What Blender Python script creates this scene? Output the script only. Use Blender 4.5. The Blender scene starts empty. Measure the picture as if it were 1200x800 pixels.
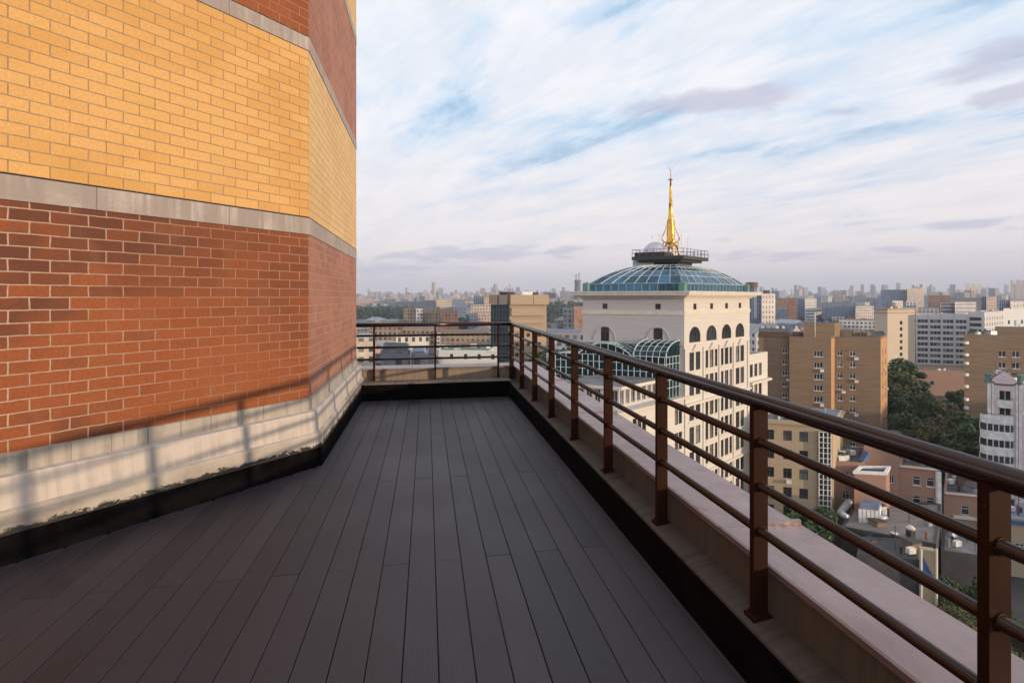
import bpy, math, random
from mathutils import Vector, Matrix

sc = bpy.context.scene
COL = sc.collection
R = math.radians

# ------------------------------------------------------------------ camera, sky, sun, exposure
YAW = R(10.0)
CS, SN = math.cos(YAW), math.sin(YAW)
EYE = 1.75
F = 567.0 / 1200.0                       # focal length / image width
HOR = 348.0
cam_d = bpy.data.cameras.new("camera")
cam = bpy.data.objects.new("camera", cam_d)
COL.objects.link(cam)
cam_d.sensor_fit = 'HORIZONTAL'
cam_d.sensor_width = 36.0
cam_d.lens = 36.0 * F
cam_d.shift_y = -(400.0 - HOR) / 1200.0
cam_d.clip_start = 0.05
cam_d.clip_end = 30000.0
cam.location = (0, 0, EYE)
cam.rotation_euler = (R(90), 0, -YAW)
sc.camera = cam

SUN_AZ = R(131.0)                        # clockwise from +Y
SUN_EL = R(5.9)
sun_d = bpy.data.lights.new("sun", 'SUN')
sun_d.energy = 3.05
sun_d.angle = R(0.9)
sun_d.color = (1.0, 0.76, 0.50)
sun = bpy.data.objects.new("sun", sun_d)
COL.objects.link(sun)
sdir = Vector((math.sin(SUN_AZ) * math.cos(SUN_EL), math.cos(SUN_AZ) * math.cos(SUN_EL), math.sin(SUN_EL)))
sun.rotation_euler = sdir.to_track_quat('Z', 'Y').to_euler()

sc.view_settings.view_transform = 'Standard'
sc.view_settings.look = 'None'
sc.view_settings.exposure = 0.34
sc.view_settings.gamma = 1.0
sc.cycles.use_denoising = True
sc.cycles.max_bounces = 6
sc.cycles.volume_bounces = 0
sc.cycles.caustics_reflective = False
sc.cycles.caustics_refractive = False


class NT:
    """tiny node helper"""
    def __init__(self, tree):
        self.t = tree
        self.n = tree.nodes
        self.l = tree.links

    def add(self, typ, **kw):
        nd = self.n.new(typ)
        for k, v in kw.items():
            setattr(nd, k, v)
        return nd

    def put(self, sock, v):
        if v is None:
            return
        if isinstance(v, bpy.types.NodeSocket):
            self.l.new(v, sock)
        elif isinstance(v, (tuple, list)) and len(v) == 3 and sock.type == 'RGBA':
            sock.default_value = (*v, 1)
        else:
            sock.default_value = v

    def math(self, op, a, b=None, c=None, clamp=False):
        nd = self.add('ShaderNodeMath', operation=op, use_clamp=clamp)
        for i, v in enumerate((a, b, c)):
            self.put(nd.inputs[i], v)
        return nd.outputs[0]

    def mix(self, f, a, b, blend='MIX'):
        nd = self.add('ShaderNodeMix', data_type='RGBA', blend_type=blend)
        self.put(nd.inputs['Factor'], f)
        self.put(nd.inputs[6], a)
        self.put(nd.inputs[7], b)
        return nd.outputs[2]

    def noise(self, vec, scale, detail=4, rough=0.55, dist=0.0):
        nd = self.add('ShaderNodeTexNoise')
        self.put(nd.inputs['Vector'], vec)
        nd.inputs['Scale'].default_value = scale
        nd.inputs['Detail'].default_value = detail
        nd.inputs['Roughness'].default_value = rough
        nd.inputs['Distortion'].default_value = dist
        return nd.outputs['Fac']

    def ramp(self, v, lo, hi, a=0.0, b=1.0):
        nd = self.add('ShaderNodeMapRange', interpolation_type='SMOOTHSTEP')
        self.put(nd.inputs[0], v)
        for i, x in enumerate((lo, hi, a, b)):
            nd.inputs[i + 1].default_value = x
        return nd.outputs[0]

    def mapping(self, vec, loc=(0, 0, 0), rot=(0, 0, 0), scale=(1, 1, 1)):
        nd = self.add('ShaderNodeMapping')
        self.put(nd.inputs[0], vec)
        nd.inputs[1].default_value = loc
        nd.inputs[2].default_value = rot
        nd.inputs[3].default_value = scale
        return nd.outputs[0]


# world: Nishita sky seen through a broken sheet of high cloud
world = bpy.data.worlds.new("World")
sc.world = world
world.use_nodes = True
W = NT(world.node_tree)
W.n.clear()
sky = W.add('ShaderNodeTexSky', sky_type='NISHITA', sun_disc=False)
sky.sun_elevation = SUN_EL
sky.sun_rotation = SUN_AZ
sky.altitude = 150
sky.air_density = 1.0
sky.dust_density = 1.0
sky.ozone_density = 1.5
tc = W.add('ShaderNodeTexCoord')
sep = W.add('ShaderNodeSeparateXYZ')
W.l.new(tc.outputs['Generated'], sep.inputs[0])
zc = W.math('MAXIMUM', sep.outputs[2], 0.0)
zd = W.math('ADD', zc, 0.10)
cmb = W.add('ShaderNodeCombineXYZ')
W.put(cmb.inputs[0], W.math('DIVIDE', sep.outputs[0], zd))
W.put(cmb.inputs[1], W.math('DIVIDE', sep.outputs[1], zd))
plane = cmb.outputs[0]
STREAK = R(112)
mp = W.mapping(W.mapping(plane, rot=(0, 0, -STREAK)), loc=(3.1, 1.3, 0), scale=(0.56, 1.1, 1.0))
n1 = W.noise(mp, 1.15, 10, 0.60, 0.9)
mp2 = W.mapping(W.mapping(plane, rot=(0, 0, -STREAK - 0.22)), loc=(7.7, 4.2, 0), scale=(0.42, 2.0, 1.0))
n2 = W.noise(mp2, 2.2, 9, 0.62, 0.7)
mp5 = W.mapping(W.mapping(plane, rot=(0, 0, -STREAK + 0.5)), loc=(1.9, 8.2, 0), scale=(0.8, 1.1, 1.0))
n5 = W.noise(mp5, 4.2, 10, 0.64, 0.5)
cover = W.math('ADD', W.math('ADD', W.math('MULTIPLY', n1, 0.58), W.math('MULTIPLY', n2, 0.32)), W.math('MULTIPLY', n5, 0.20))
# heading and elevation of a view ray, for clouds and gaps that stand in one part of the sky
vd = W.add('ShaderNodeVectorMath', operation='DOT_PRODUCT')
W.l.new(tc.outputs['Generated'], vd.inputs[0])
vd.inputs[1].default_value = (SN, CS, 0)
vr = W.add('ShaderNodeVectorMath', operation='DOT_PRODUCT')
W.l.new(tc.outputs['Generated'], vr.inputs[0])
vr.inputs[1].default_value = (CS, -SN, 0)
dep = W.math('MAXIMUM', vd.outputs['Value'], 0.05)
hu = W.math('DIVIDE', vr.outputs['Value'], dep)
hv_ = W.math('DIVIDE', sep.outputs[2], dep)
fr = W.noise(mp, 3.0, 9, 0.68, 0.5)
fr2 = W.noise(mp2, 1.3, 9, 0.68, 0.3)


mpb = W.mapping(W.mapping(plane, rot=(0, 0, -R(25))), loc=(2.2, 0.4, 0), scale=(1.0, 0.8, 1.0))
frb = W.noise(mpb, 2.6, 10, 0.62, 0.3)


def patch(u0, v0, a, b_, tilt, ragged, iso=False):
    """soft ragged ellipse about one heading, 0..1"""
    du, dv = W.math('SUBTRACT', hu, u0), W.math('SUBTRACT', hv_, v0)
    p_ = W.math('ADD', W.math('MULTIPLY', du, math.cos(tilt) / a), W.math('MULTIPLY', dv, math.sin(tilt) / a))
    q_ = W.math('ADD', W.math('MULTIPLY', du, -math.sin(tilt) / b_), W.math('MULTIPLY', dv, math.cos(tilt) / b_))
    e = W.math('SQRT', W.math('ADD', W.math('MULTIPLY', p_, p_), W.math('MULTIPLY', q_, q_)))
    base = frb if iso else W.math('ADD', W.math('MULTIPLY', fr, 0.6), W.math('MULTIPLY', fr2, 0.4))
    e = W.math('ADD', e, W.math('MULTIPLY', W.math('SUBTRACT', base, 0.5), -ragged))
    return W.ramp(e, 1.2, 0.1)


gap = None
for args in ((0.20, 0.585, 0.30, 0.055, 0.24, 4.0), (-0.10, 0.40, 0.19, 0.06, 0.75, 4.0), (0.02, 0.29, 0.20, 0.035, 0.3, 4.0), (0.75, 0.34, 0.4, 0.03, 0.15, 4.5)):
    p_ = patch(*args)
    gap = p_ if gap is None else W.math('MAXIMUM', gap, p_)
cover = W.math('SUBTRACT', cover, W.math('MULTIPLY', gap, 0.10))
veil = W.ramp(cover, 0.36, 0.62)
bank = None
for args in ((0.44, 0.405, 0.17, 0.028, 0.10, 5.0), (0.97, 0.48, 0.16, 0.035, 0.28, 5.0), (1.0, 0.41, 0.13, 0.02, 0.2, 5.0), (0.97, 0.148, 0.11, 0.013, 0.0, 4.0), (0.80, 0.098, 0.05, 0.009, 0, 4.0),
             (-0.10, 0.085, 0.30, 0.018, 0.05, 5.0), (0.55, 0.085, 0.22, 0.012, 0.0, 4.5), (-0.35, 0.06, 0.3, 0.02, 0.0, 4.0), (0.70, 0.385, 0.07, 0.012, 0.1, 5.0)):
    p_ = patch(*args, iso=True)
    bank = p_ if bank is None else W.math('MAXIMUM', bank, p_)
n4 = W.noise(mp, 3.4, 8, 0.64, 0.4)
white = W.mix(W.ramp(n4, 0.3, 0.7), (0.66, 0.70, 0.77), (0.80, 0.80, 0.83))
cloud = W.mix(veil, (0.36, 0.56, 0.77), white)
warm = W.ramp(zc, 0.03, 0.36)
cloud = W.mix(warm, W.mix(0.70, cloud, (0.79, 0.69, 0.675)), cloud)
low = W.ramp(zc, 0.0, 0.12)
cloud = W.mix(low, (0.585, 0.555, 0.62), cloud)
cloud = W.mix(W.math('MULTIPLY', bank, 0.72), cloud, (0.46, 0.46, 0.58))
b_sky = W.add('ShaderNodeBackground')
W.l.new(sky.outputs[0], b_sky.inputs[0])
b_sky.inputs[1].default_value = 0.15
b_cl = W.add('ShaderNodeBackground')
W.put(b_cl.inputs[0], cloud)
b_cl.inputs[1].default_value = 1.0
fac = W.math('MAXIMUM', W.ramp(veil, 0.0, 0.5, 0.72, 0.96), W.ramp(zc, 0.25, 0.03, 0.0, 0.96), clamp=True)
mxs = W.add('ShaderNodeMixShader')
W.put(mxs.inputs[0], fac)
W.l.new(b_sky.outputs[0], mxs.inputs[1])
W.l.new(b_cl.outputs[0], mxs.inputs[2])
wo = W.add('ShaderNodeOutputWorld')
W.l.new(mxs.outputs[0], wo.inputs[0])


# ------------------------------------------------------------------ materials
def new_mat(name):
    m = bpy.data.materials.new(name)
    m.use_nodes = True
    t = NT(m.node_tree)
    bs = m.node_tree.nodes['Principled BSDF']
    return m, t, bs


def bump(t, bs, height, strength=0.3, dist=0.01):
    b = t.add('ShaderNodeBump')
    b.inputs['Strength'].default_value = strength
    b.inputs['Distance'].default_value = dist
    t.put(b.inputs['Height'], height)
    t.l.new(b.outputs[0], bs.inputs['Normal'])


def plain(name, c, rough=0.7, metal=0.0, var=0.18, scale=1.2, bmp=0.0, spec=0.5, coat=0.0):
    """paint, plaster, metal: one colour with blotches and a little roughness change"""
    m, t, bs = new_mat(name)
    o = t.add('ShaderNodeTexCoord').outputs['Object']
    n = t.noise(o, scale, 6, 0.6)
    dark = tuple(x * (1 - var) for x in c)
    lite = tuple(min(1, x * (1 + var)) for x in c)
    t.put(bs.inputs['Base Color'], t.mix(t.ramp(n, 0.3, 0.7), dark, lite))
    t.put(bs.inputs['Roughness'], t.ramp(n, 0.2, 0.8, max(0, rough - 0.08), min(1, rough + 0.08)))
    bs.inputs['Metallic'].default_value = metal
    bs.inputs['Specular IOR Level'].default_value = spec
    bs.inputs['Coat Weight'].default_value = coat
    if bmp:
        bump(t, bs, t.noise(o, scale * 12, 5, 0.6), bmp, 0.01)
    return m


def brick_mat(name, c1, c2, mortar, bw, rh, ms, wash=None, wash_amt=0.0, mortar_bump=0.8, wob=0.0035, smear=None):
    m, t, bs = new_mat(name)
    uv = t.add('ShaderNodeUVMap').outputs[0]
    wn = t.add('ShaderNodeTexNoise')
    t.put(wn.inputs['Vector'], uv)
    wn.inputs['Scale'].default_value = 9.0
    wn.inputs['Detail'].default_value = 3
    off = t.add('ShaderNodeVectorMath', operation='SUBTRACT')
    t.l.new(wn.outputs['Color'], off.inputs[0])
    off.inputs[1].default_value = (0.5, 0.5, 0.5)
    scl = t.add('ShaderNodeVectorMath', operation='SCALE')
    t.l.new(off.outputs[0], scl.inputs[0])
    scl.inputs['Scale'].default_value = wob * 2
    addv = t.add('ShaderNodeVectorMath', operation='ADD')
    t.l.new(uv, addv.inputs[0])
    t.l.new(scl.outputs[0], addv.inputs[1])
    bt = t.add('ShaderNodeTexBrick')
    t.l.new(addv.outputs[0], bt.inputs['Vector'])
    t.put(bt.inputs['Color1'], (0, 0, 0))
    t.put(bt.inputs['Color2'], (1, 1, 1))
    t.put(bt.inputs['Mortar'], (0.5, 0.5, 0.5))
    bt.inputs['Scale'].default_value = 1.0
    bt.inputs['Mortar Size'].default_value = ms
    bt.inputs['Mortar Smooth'].default_value = 0.15
    bt.inputs['Brick Width'].default_value = bw
    bt.inputs['Row Height'].default_value = rh
    rnd = t.add('ShaderNodeSeparateColor')
    t.l.new(bt.outputs['Color'], rnd.inputs[0])
    big = t.noise(uv, 0.9, 3, 0.5)
    sel = t.math('ADD', t.math('MULTIPLY', rnd.outputs[0], 0.62), t.math('MULTIPLY', t.ramp(big, 0.38, 0.62), 0.55))
    if smear:
        su = t.add('ShaderNodeSeparateXYZ')
        t.l.new(uv, su.inputs[0])
        arr = t.ramp(su.outputs[0], -2.4, -0.7, 0.0, 0.8)
        sel = t.math('ADD', t.math('MULTIPLY', sel, t.math('SUBTRACT', 1.0, arr)), t.math('MULTIPLY', arr, 0.60))
        sel = t.math('SUBTRACT', sel, t.math('MULTIPLY', t.ramp(su.outputs[1], 0.9, 1.6), t.math('MULTIPLY', t.math('SUBTRACT', 1.0, arr), 0.22)))
        sel = t.math('ADD', sel, t.math('MULTIPLY', t.ramp(su.outputs[1], 0.9, 0.2), 0.16))
    col = t.mix(t.ramp(sel, 0.25, 0.85), c1, c2)
    fine = t.noise(uv, 55, 5, 0.7)
    col = t.mix(t.ramp(fine, 0.25, 0.8, 0.0, 0.5), col, tuple(x * 0.6 for x in c1))
    mcol = t.mix(t.ramp(t.noise(uv, 30, 4), 0.3, 0.7), mortar, tuple(x * 0.72 for x in mortar))
    if smear:                            # joints smeared over with brick dust towards the arris and in patches
        sm = t.math('ADD', t.ramp(su.outputs[0], -2.6, -0.9, 0.0, 0.75), t.ramp(t.noise(uv, 1.7, 4), 0.5, 0.7, 0, 0.5), clamp=True)
        mcol = t.mix(sm, mcol, smear)
    col = t.mix(bt.outputs['Fac'], col, mcol)
    if wash:
        st = t.noise(t.mapping(uv, scale=(1.6, 0.55, 1)), 1.6, 7, 0.65, 0.4)
        col = t.mix(t.ramp(st, 0.48, 0.80, 0.0, wash_amt), col, wash)
    t.put(bs.inputs['Base Color'], col)
    bs.inputs['Roughness'].default_value = 0.78
    bs.inputs['Specular IOR Level'].default_value = 0.3
    hgt = t.math('ADD', t.math('MULTIPLY', bt.outputs['Fac'], -1.0), t.math('MULTIPLY', fine, 0.55))
    bump(t, bs, hgt, mortar_bump, 0.006)
    return m


M = {}
M['red_brick'] = brick_mat('red_brick', (0.125, 0.043, 0.024), (0.31, 0.087, 0.027), (0.50, 0.36, 0.27), 0.211, 0.0875, 0.0050,
                           wash=(0.31, 0.135, 0.075), wash_amt=0.35, wob=0.006, smear=(0.30, 0.125, 0.065))
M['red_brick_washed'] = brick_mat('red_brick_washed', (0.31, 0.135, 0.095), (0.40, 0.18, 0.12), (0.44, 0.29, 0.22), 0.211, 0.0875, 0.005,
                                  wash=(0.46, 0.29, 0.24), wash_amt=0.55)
M['yellow_brick'] = brick_mat('yellow_brick', (0.60, 0.325, 0.100), (0.68, 0.395, 0.145), (0.37, 0.25, 0.15), 0.211, 0.0870, 0.0040,
                              wash=(0.60, 0.40, 0.20), wash_amt=0.25, wob=0.0015)

M['yellow_brick_sheen'] = brick_mat('yellow_brick_sheen', (0.66, 0.43, 0.20), (0.72, 0.49, 0.25), (0.40, 0.27, 0.17), 0.211, 0.0870, 0.0034,
                                     wash=(0.68, 0.50, 0.32), wash_amt=0.5, wob=0.0015)  # paler copy for the chamfer wall, grazing sheen put into the colour


def streaked(name, c, dirt, rough=0.8, streak=0.7, joint=None):
    """concrete or render with rain streaks running down it"""
    m, t, bs = new_mat(name)
    uv = t.add('ShaderNodeUVMap').outputs[0]
    st = t.noise(t.mapping(uv, scale=(14, 0.5, 1)), 1.3, 5, 0.6)
    bl = t.noise(uv, 2.2, 6, 0.65)
    f = t.math('MULTIPLY', t.ramp(st, 0.40, 0.62), t.ramp(bl, 0.36, 0.62, 0.15, min(1.0, streak * 1.25)))
    col = t.mix(f, c, dirt)
    col = t.mix(t.ramp(t.noise(uv, 40, 4, 0.7), 0.3, 0.75, 0, 0.3), col, tuple(x * 0.7 for x in c))
    if joint:
        br = t.add('ShaderNodeTexBrick', offset=0.0)
        t.l.new(uv, br.inputs['Vector'])
        br.inputs['Scale'].default_value = 1.0
        br.inputs['Brick Width'].default_value = joint
        br.inputs['Row Height'].default_value = 50
        br.inputs['Mortar Size'].default_value = 0.004
        col = t.mix(t.math('MULTIPLY', br.outputs['Fac'], 0.8), col, tuple(x * 0.45 for x in c))
    t.put(bs.inputs['Base Color'], col)
    bs.inputs['Roughness'].default_value = rough
    bump(t, bs, t.noise(uv, 60, 5, 0.65), 0.25, 0.006)
    return m


M['band'] = streaked('concrete_band_mat', (0.30, 0.25, 0.225), (0.47, 0.42, 0.39), joint=0.95)
M['slab'] = streaked('plinth_slab_mat', (0.40, 0.35, 0.30), (0.20, 0.17, 0.15), streak=0.6, joint=0.235)
M['plaster'] = streaked('plinth_plaster_mat', (0.53, 0.455, 0.40), (0.33, 0.285, 0.26), streak=0.55)
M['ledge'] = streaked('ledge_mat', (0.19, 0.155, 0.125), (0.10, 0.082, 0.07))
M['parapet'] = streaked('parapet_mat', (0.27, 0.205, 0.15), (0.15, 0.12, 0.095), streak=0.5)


def flashing_mat():
    """mortar lip over the felt: torn and black along its lower edge"""
    m, t, bs = new_mat('flashing_mat')
    o = t.add('ShaderNodeNewGeometry').outputs['Position']
    n = t.noise(t.mapping(o, scale=(1, 1, 1.6)), 11, 8, 0.75, 0.6)
    n2 = t.noise(o, 1.7, 4, 0.6)
    z = t.add('ShaderNodeSeparateXYZ')
    t.l.new(o, z.inputs[0])
    edge = t.ramp(z.outputs[2], 0.30, 0.185, -0.26, 0.13)
    f = t.ramp(t.math('ADD', t.math('ADD', n, edge), t.math('MULTIPLY', n2, 0.30)), 0.60, 0.70)
    t.put(bs.inputs['Base Color'], t.mix(f, t.mix(t.ramp(n2, 0.35, 0.65), (0.46, 0.40, 0.34), (0.30, 0.25, 0.21)), (0.022, 0.019, 0.018)))
    bs.inputs['Roughness'].default_value = 0.8
    bump(t, bs, n, 0.8, 0.014)
    return m


M['flash'] = flashing_mat()
M['parapet_shaded'] = streaked('shaded_parapet_mat', (0.088, 0.070, 0.057), (0.05, 0.041, 0.035), streak=0.6)  # darker copy of the parapet for the right run, shade put into its colour
M['ledge_shaded'] = streaked('shaded_ledge_mat', (0.075, 0.061, 0.051), (0.028, 0.024, 0.021))  # right run's ledge, darkened likewise: shade painted into the colour
M['membrane'] = plain('bitumen_membrane_mat', (0.0045, 0.004, 0.0045), 0.85, var=0.5, scale=6, bmp=0.4, spec=0.03)
M['shadow_gap'] = plain('joint_sealant_mat', (0.03, 0.025, 0.022), 0.9)


def deck_mat():
    m, t, bs = new_mat('composite_board_mat')
    o = t.add('ShaderNodeTexCoord').outputs['Object']
    at = t.add('ShaderNodeAttribute', attribute_name='tone')
    sx = t.add('ShaderNodeSeparateXYZ')
    t.l.new(o, sx.inputs[0])
    groove = t.math('ABSOLUTE', t.math('SINE', t.math('MULTIPLY', sx.outputs[0], math.pi / 0.0085)))
    grain = t.noise(t.mapping(o, scale=(40, 1.2, 1)), 2.0, 5, 0.6)
    blot = t.noise(o, 1.1, 5, 0.6)
    base = t.mix(at.outputs['Fac'], (0.0215, 0.0178, 0.0240), (0.046, 0.0375, 0.0475))
    base = t.mix(t.ramp(grain, 0.3, 0.7, 0.0, 0.35), base, (0.022, 0.0185, 0.021))
    base = t.mix(t.ramp(blot, 0.4, 0.75, 0.0, 0.34), base, (0.066, 0.055, 0.065))
    base = t.mix(t.ramp(groove, 0.0, 0.55, 0.65, 0.0), base, (0.016, 0.014, 0.016))
    t.put(bs.inputs['Base Color'], base)
    t.put(bs.inputs['Roughness'], t.ramp(blot, 0.3, 0.7, 0.44, 0.58))
    bs.inputs['Specular IOR Level'].default_value = 0.55
    bump(t, bs, groove, 0.5, 0.0015)
    return m


M['deck'] = deck_mat()


def rail_mat(name, c, rough, rust=0.25, coat=0.0, spec=0.4):
    """old oil paint on steel: brush tone, a few rust specks"""
    m, t, bs = new_mat(name)
    o = t.add('ShaderNodeTexCoord').outputs['Object']
    n = t.noise(o, 3.5, 7, 0.65)
    n2 = t.noise(o, 22, 6, 0.7)
    col = t.mix(t.ramp(n, 0.35, 0.7), tuple(x * 0.8 for x in c), tuple(x * 1.2 for x in c))
    col = t.mix(t.ramp(n2, 0.66, 0.74, 0, rust), col, (0.16, 0.06, 0.022))
    t.put(bs.inputs['Base Color'], col)
    t.put(bs.inputs['Roughness'], t.ramp(n, 0.3, 0.7, rough - 0.03, rough + 0.05))
    bs.inputs['Coat Weight'].default_value = coat
    bs.inputs['Coat Roughness'].default_value = 0.15
    bs.inputs['Specular IOR Level'].default_value = spec
    return m


M['rail'] = rail_mat('rail_paint_mat', (0.026, 0.0095, 0.007), 0.25, 0.08, 0.0, 0.45)
M['post'] = rail_mat('post_paint_mat', (0.028, 0.0098, 0.0048), 0.5, 0.7, 0.0, 0.08)


def coping_mat():
    m, t, bs = new_mat('coping_sheet_mat')
    o = t.add('ShaderNodeTexCoord').outputs['Object']
    n = t.noise(o, 1.7, 6, 0.6)
    n2 = t.noise(o, 9, 7, 0.7)
    col = t.mix(t.ramp(n, 0.3, 0.7), (0.25, 0.175, 0.168), (0.345, 0.255, 0.245))
    col = t.mix(t.ramp(n2, 0.60, 0.74, 0, 0.6), col, (0.10, 0.075, 0.07))
    t.put(bs.inputs['Base Color'], col)
    bs.inputs['Metallic'].default_value = 0.35
    t.put(bs.inputs['Roughness'], t.ramp(n2, 0.3, 0.7, 0.30, 0.46))
    bump(t, bs, t.noise(o, 3.2, 3, 0.5, 0.5), 0.5, 0.035)
    return m


M['coping'] = coping_mat()


def facade(name, wall, win1=(0.05, 0.055, 0.065), win2=(0.22, 0.22, 0.24), cw=3.1, rh=3.2, mx=0.75, blocks=0.2):
    """distant fabric: windows as a pattern in the wall's own material"""
    m, t, bs = new_mat(name)
    uv = t.add('ShaderNodeUVMap').outputs[0]
    br = t.add('ShaderNodeTexBrick', offset=0.0)
    t.l.new(uv, br.inputs['Vector'])
    t.put(br.inputs['Color1'], win1)
    t.put(br.inputs['Color2'], win2)
    t.put(br.inputs['Mortar'], wall)
    br.inputs['Scale'].default_value = 1.0
    br.inputs['Brick Width'].default_value = cw
    br.inputs['Row Height'].default_value = rh
    br.inputs['Mortar Size'].default_value = mx
    br.inputs['Mortar Smooth'].default_value = 0.0
    br.inputs['Bias'].default_value = -0.2
    n = t.noise(uv, 0.12, 5, 0.6)
    wallc = t.mix(t.ramp(n, 0.3, 0.7), tuple(x * (1 - blocks) for x in wall), tuple(min(0.85, x * (1 + blocks)) for x in wall))
    t.put(bs.inputs['Base Color'], t.mix(br.outputs['Fac'], br.outputs['Color'], wallc))
    t.put(bs.inputs['Roughness'], t.math('ADD', t.math('MULTIPLY', br.outputs['Fac'], 0.55), 0.22))
    return m


def roofing(name, c, var=0.3, scale=0.5):
    return plain(name, c, 0.85, var=var, scale=scale)


M['roof_dark'] = roofing('roof_dark_mat', (0.06, 0.055, 0.058))
M['roof_grey'] = roofing('roof_grey_mat', (0.17, 0.165, 0.17))
M['roof_blue'] = roofing('roof_blue_mat', (0.17, 0.20, 0.29))
M['roof_rust'] = roofing('roof_rust_mat', (0.27, 0.115, 0.07))
M['roof_brown'] = roofing('roof_brown_mat', (0.17, 0.115, 0.085))
M['roof_green'] = roofing('roof_green_mat', (0.10, 0.18, 0.15))
M['roof_pale'] = roofing('roof_pale_mat', (0.36, 0.36, 0.38))
M['frame_white'] = plain('window_frame_white', (0.66, 0.64, 0.61), 0.5)
M['frame_dark'] = plain('window_frame_dark', (0.055, 0.045, 0.04), 0.5)


def glass_mat(name, c, rough=0.08, metal=0.0, var=0.5, scale=0.35):
    m, t, bs = new_mat(name)
    o = t.add('ShaderNodeTexCoord').outputs['Object']
    n = t.noise(o, scale, 3, 0.5)
    info = t.add('ShaderNodeObjectInfo')
    f = t.math('ADD', t.math('MULTIPLY', n, 0.6), t.math('MULTIPLY', info.outputs['Random'], 0.5))
    t.put(bs.inputs['Base Color'], t.mix(t.ramp(f, 0.3, 0.85), tuple(x * (1 - var) for x in c), tuple(x * (1 + var) for x in c)))
    bs.inputs['Roughness'].default_value = rough
    bs.inputs['Metallic'].default_value = metal
    return m


M['glass'] = glass_mat('window_glass', (0.035, 0.035, 0.042))
M['glass_pale'] = glass_mat('curtained_glass', (0.16, 0.15, 0.145), 0.25)
M['glass_blue'] = glass_mat('blue_roof_glass', (0.062, 0.145, 0.245), 0.10, 0.55, 0.55, 0.5)
M['glass_teal'] = glass_mat('teal_atrium_glass', (0.016, 0.055, 0.068), 0.10, 0.25, 0.6, 0.6)
M['mullion'] = plain('pale_mullion', (0.46, 0.54, 0.55), 0.45)
M['mullion_green'] = plain('green_mullion', (0.10, 0.21, 0.18), 0.5)
M['gold'] = plain('gilded_metal', (0.85, 0.46, 0.09), 0.30, 0.75, var=0.25, scale=0.8)
M['steel_dark'] = plain('dark_steel', (0.045, 0.045, 0.048), 0.5, 0.3)
M['steel_pale'] = plain('pale_steel', (0.46, 0.47, 0.50), 0.4, 0.5)
M['white_paint'] = plain('white_paint_mat', (0.74, 0.72, 0.70), 0.6)


def coursed(name, c, rh=0.3, bw=0.9, var=0.16, deep=0.75):
    """far masonry: faint courses and patches"""
    m, t, bs = new_mat(name)
    uv = t.add('ShaderNodeUVMap').outputs[0]
    n = t.noise(t.mapping(uv, scale=(0.15, 2.2, 1)), 0.9, 6, 0.7)
    n2 = t.noise(uv, 0.10, 5, 0.6)
    col = t.mix(t.ramp(n, 0.3, 0.7), tuple(x * (1 - var) for x in c), tuple(x * (1 + var) for x in c))
    col = t.mix(t.ramp(n2, 0.35, 0.7, 0, 0.35), col, tuple(x * deep for x in c))
    br = t.add('ShaderNodeTexBrick')
    t.l.new(uv, br.inputs['Vector'])
    br.inputs['Scale'].default_value = 1.0
    br.inputs['Brick Width'].default_value = bw
    br.inputs['Row Height'].default_value = rh
    br.inputs['Mortar Size'].default_value = 0.02
    col = t.mix(t.math('MULTIPLY', br.outputs['Fac'], 0.35), col, tuple(x * 0.6 for x in c))
    t.put(bs.inputs['Base Color'], col)
    bs.inputs['Roughness'].default_value = 0.85
    return m


M['tan_brick'] = coursed('tan_brick_mat', (0.25, 0.165, 0.102), var=0.22)
M['tan_brick_sunlit'] = coursed('tan_brick_sunlit_mat', (0.50, 0.28, 0.135), var=0.15)  # lighter copy of the tan brick for sunlit faces, sunlight put into the colour
M['white_render'] = coursed('white_render_mat', (0.70, 0.68, 0.66), 3.2, 40, 0.04, 0.9)
M['cream_stone'] = coursed('cream_stone_mat', (0.64, 0.59, 0.53), 0.6, 1.4, 0.06, 0.88)
M['grey_shaded_stone'] = coursed('grey_shaded_stone_mat', (0.53, 0.49, 0.475), 0.6, 1.4, 0.05, 0.88)  # greyer copy of the cream stone; left face's shade put into the colour
M['cornice'] = plain('cornice_mat', (0.64, 0.58, 0.51), 0.7, var=0.08)
M['ochre'] = coursed('ochre_render_mat', (0.45, 0.345, 0.225), 3.3, 40, 0.07, 0.82)
M['salmon'] = coursed('salmon_render_mat', (0.36, 0.205, 0.145), 3.3, 40, 0.07, 0.82)
M['pink'] = coursed('pink_render_mat', (0.74, 0.60, 0.585), 3.0, 40, 0.05, 0.88)
M['pale_office'] = coursed('pale_office_mat', (0.62, 0.595, 0.595), 3.3, 6, 0.05, 0.88)
M['cream_block'] = coursed('cream_block_mat', (0.62, 0.50, 0.38), 3.3, 40, 0.05, 0.88)
M['tan_concrete'] = coursed('tan_concrete_mat', (0.42, 0.315, 0.225), 1.0, 2.0, 0.08, 0.82)
M['roof_tile'] = coursed('roof_tile_mat', (0.25, 0.215, 0.20), 0.55, 1.1, 0.35, 0.6)
M['bark'] = plain('bark_mat', (0.06, 0.042, 0.03), 0.9, bmp=0.3)


def leaf_mat(name, c):
    m, t, bs = new_mat(name)
    o = t.add('ShaderNodeTexCoord').outputs['Object']
    g = t.add('ShaderNodeNewGeometry')
    n = t.noise(o, 0.45, 4, 0.6)
    f = t.math('ADD', t.math('MULTIPLY', n, 0.7), t.math('MULTIPLY', g.outputs['Random Per Island'], 0.4))
    col = t.mix(t.ramp(f, 0.25, 0.85), tuple(x * 0.5 for x in c), tuple(x * 1.5 for x in c))
    t.put(bs.inputs['Base Color'], col)
    bs.inputs['Roughness'].default_value = 0.6
    bs.inputs['Specular IOR Level'].default_value = 0.25
    return m


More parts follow.
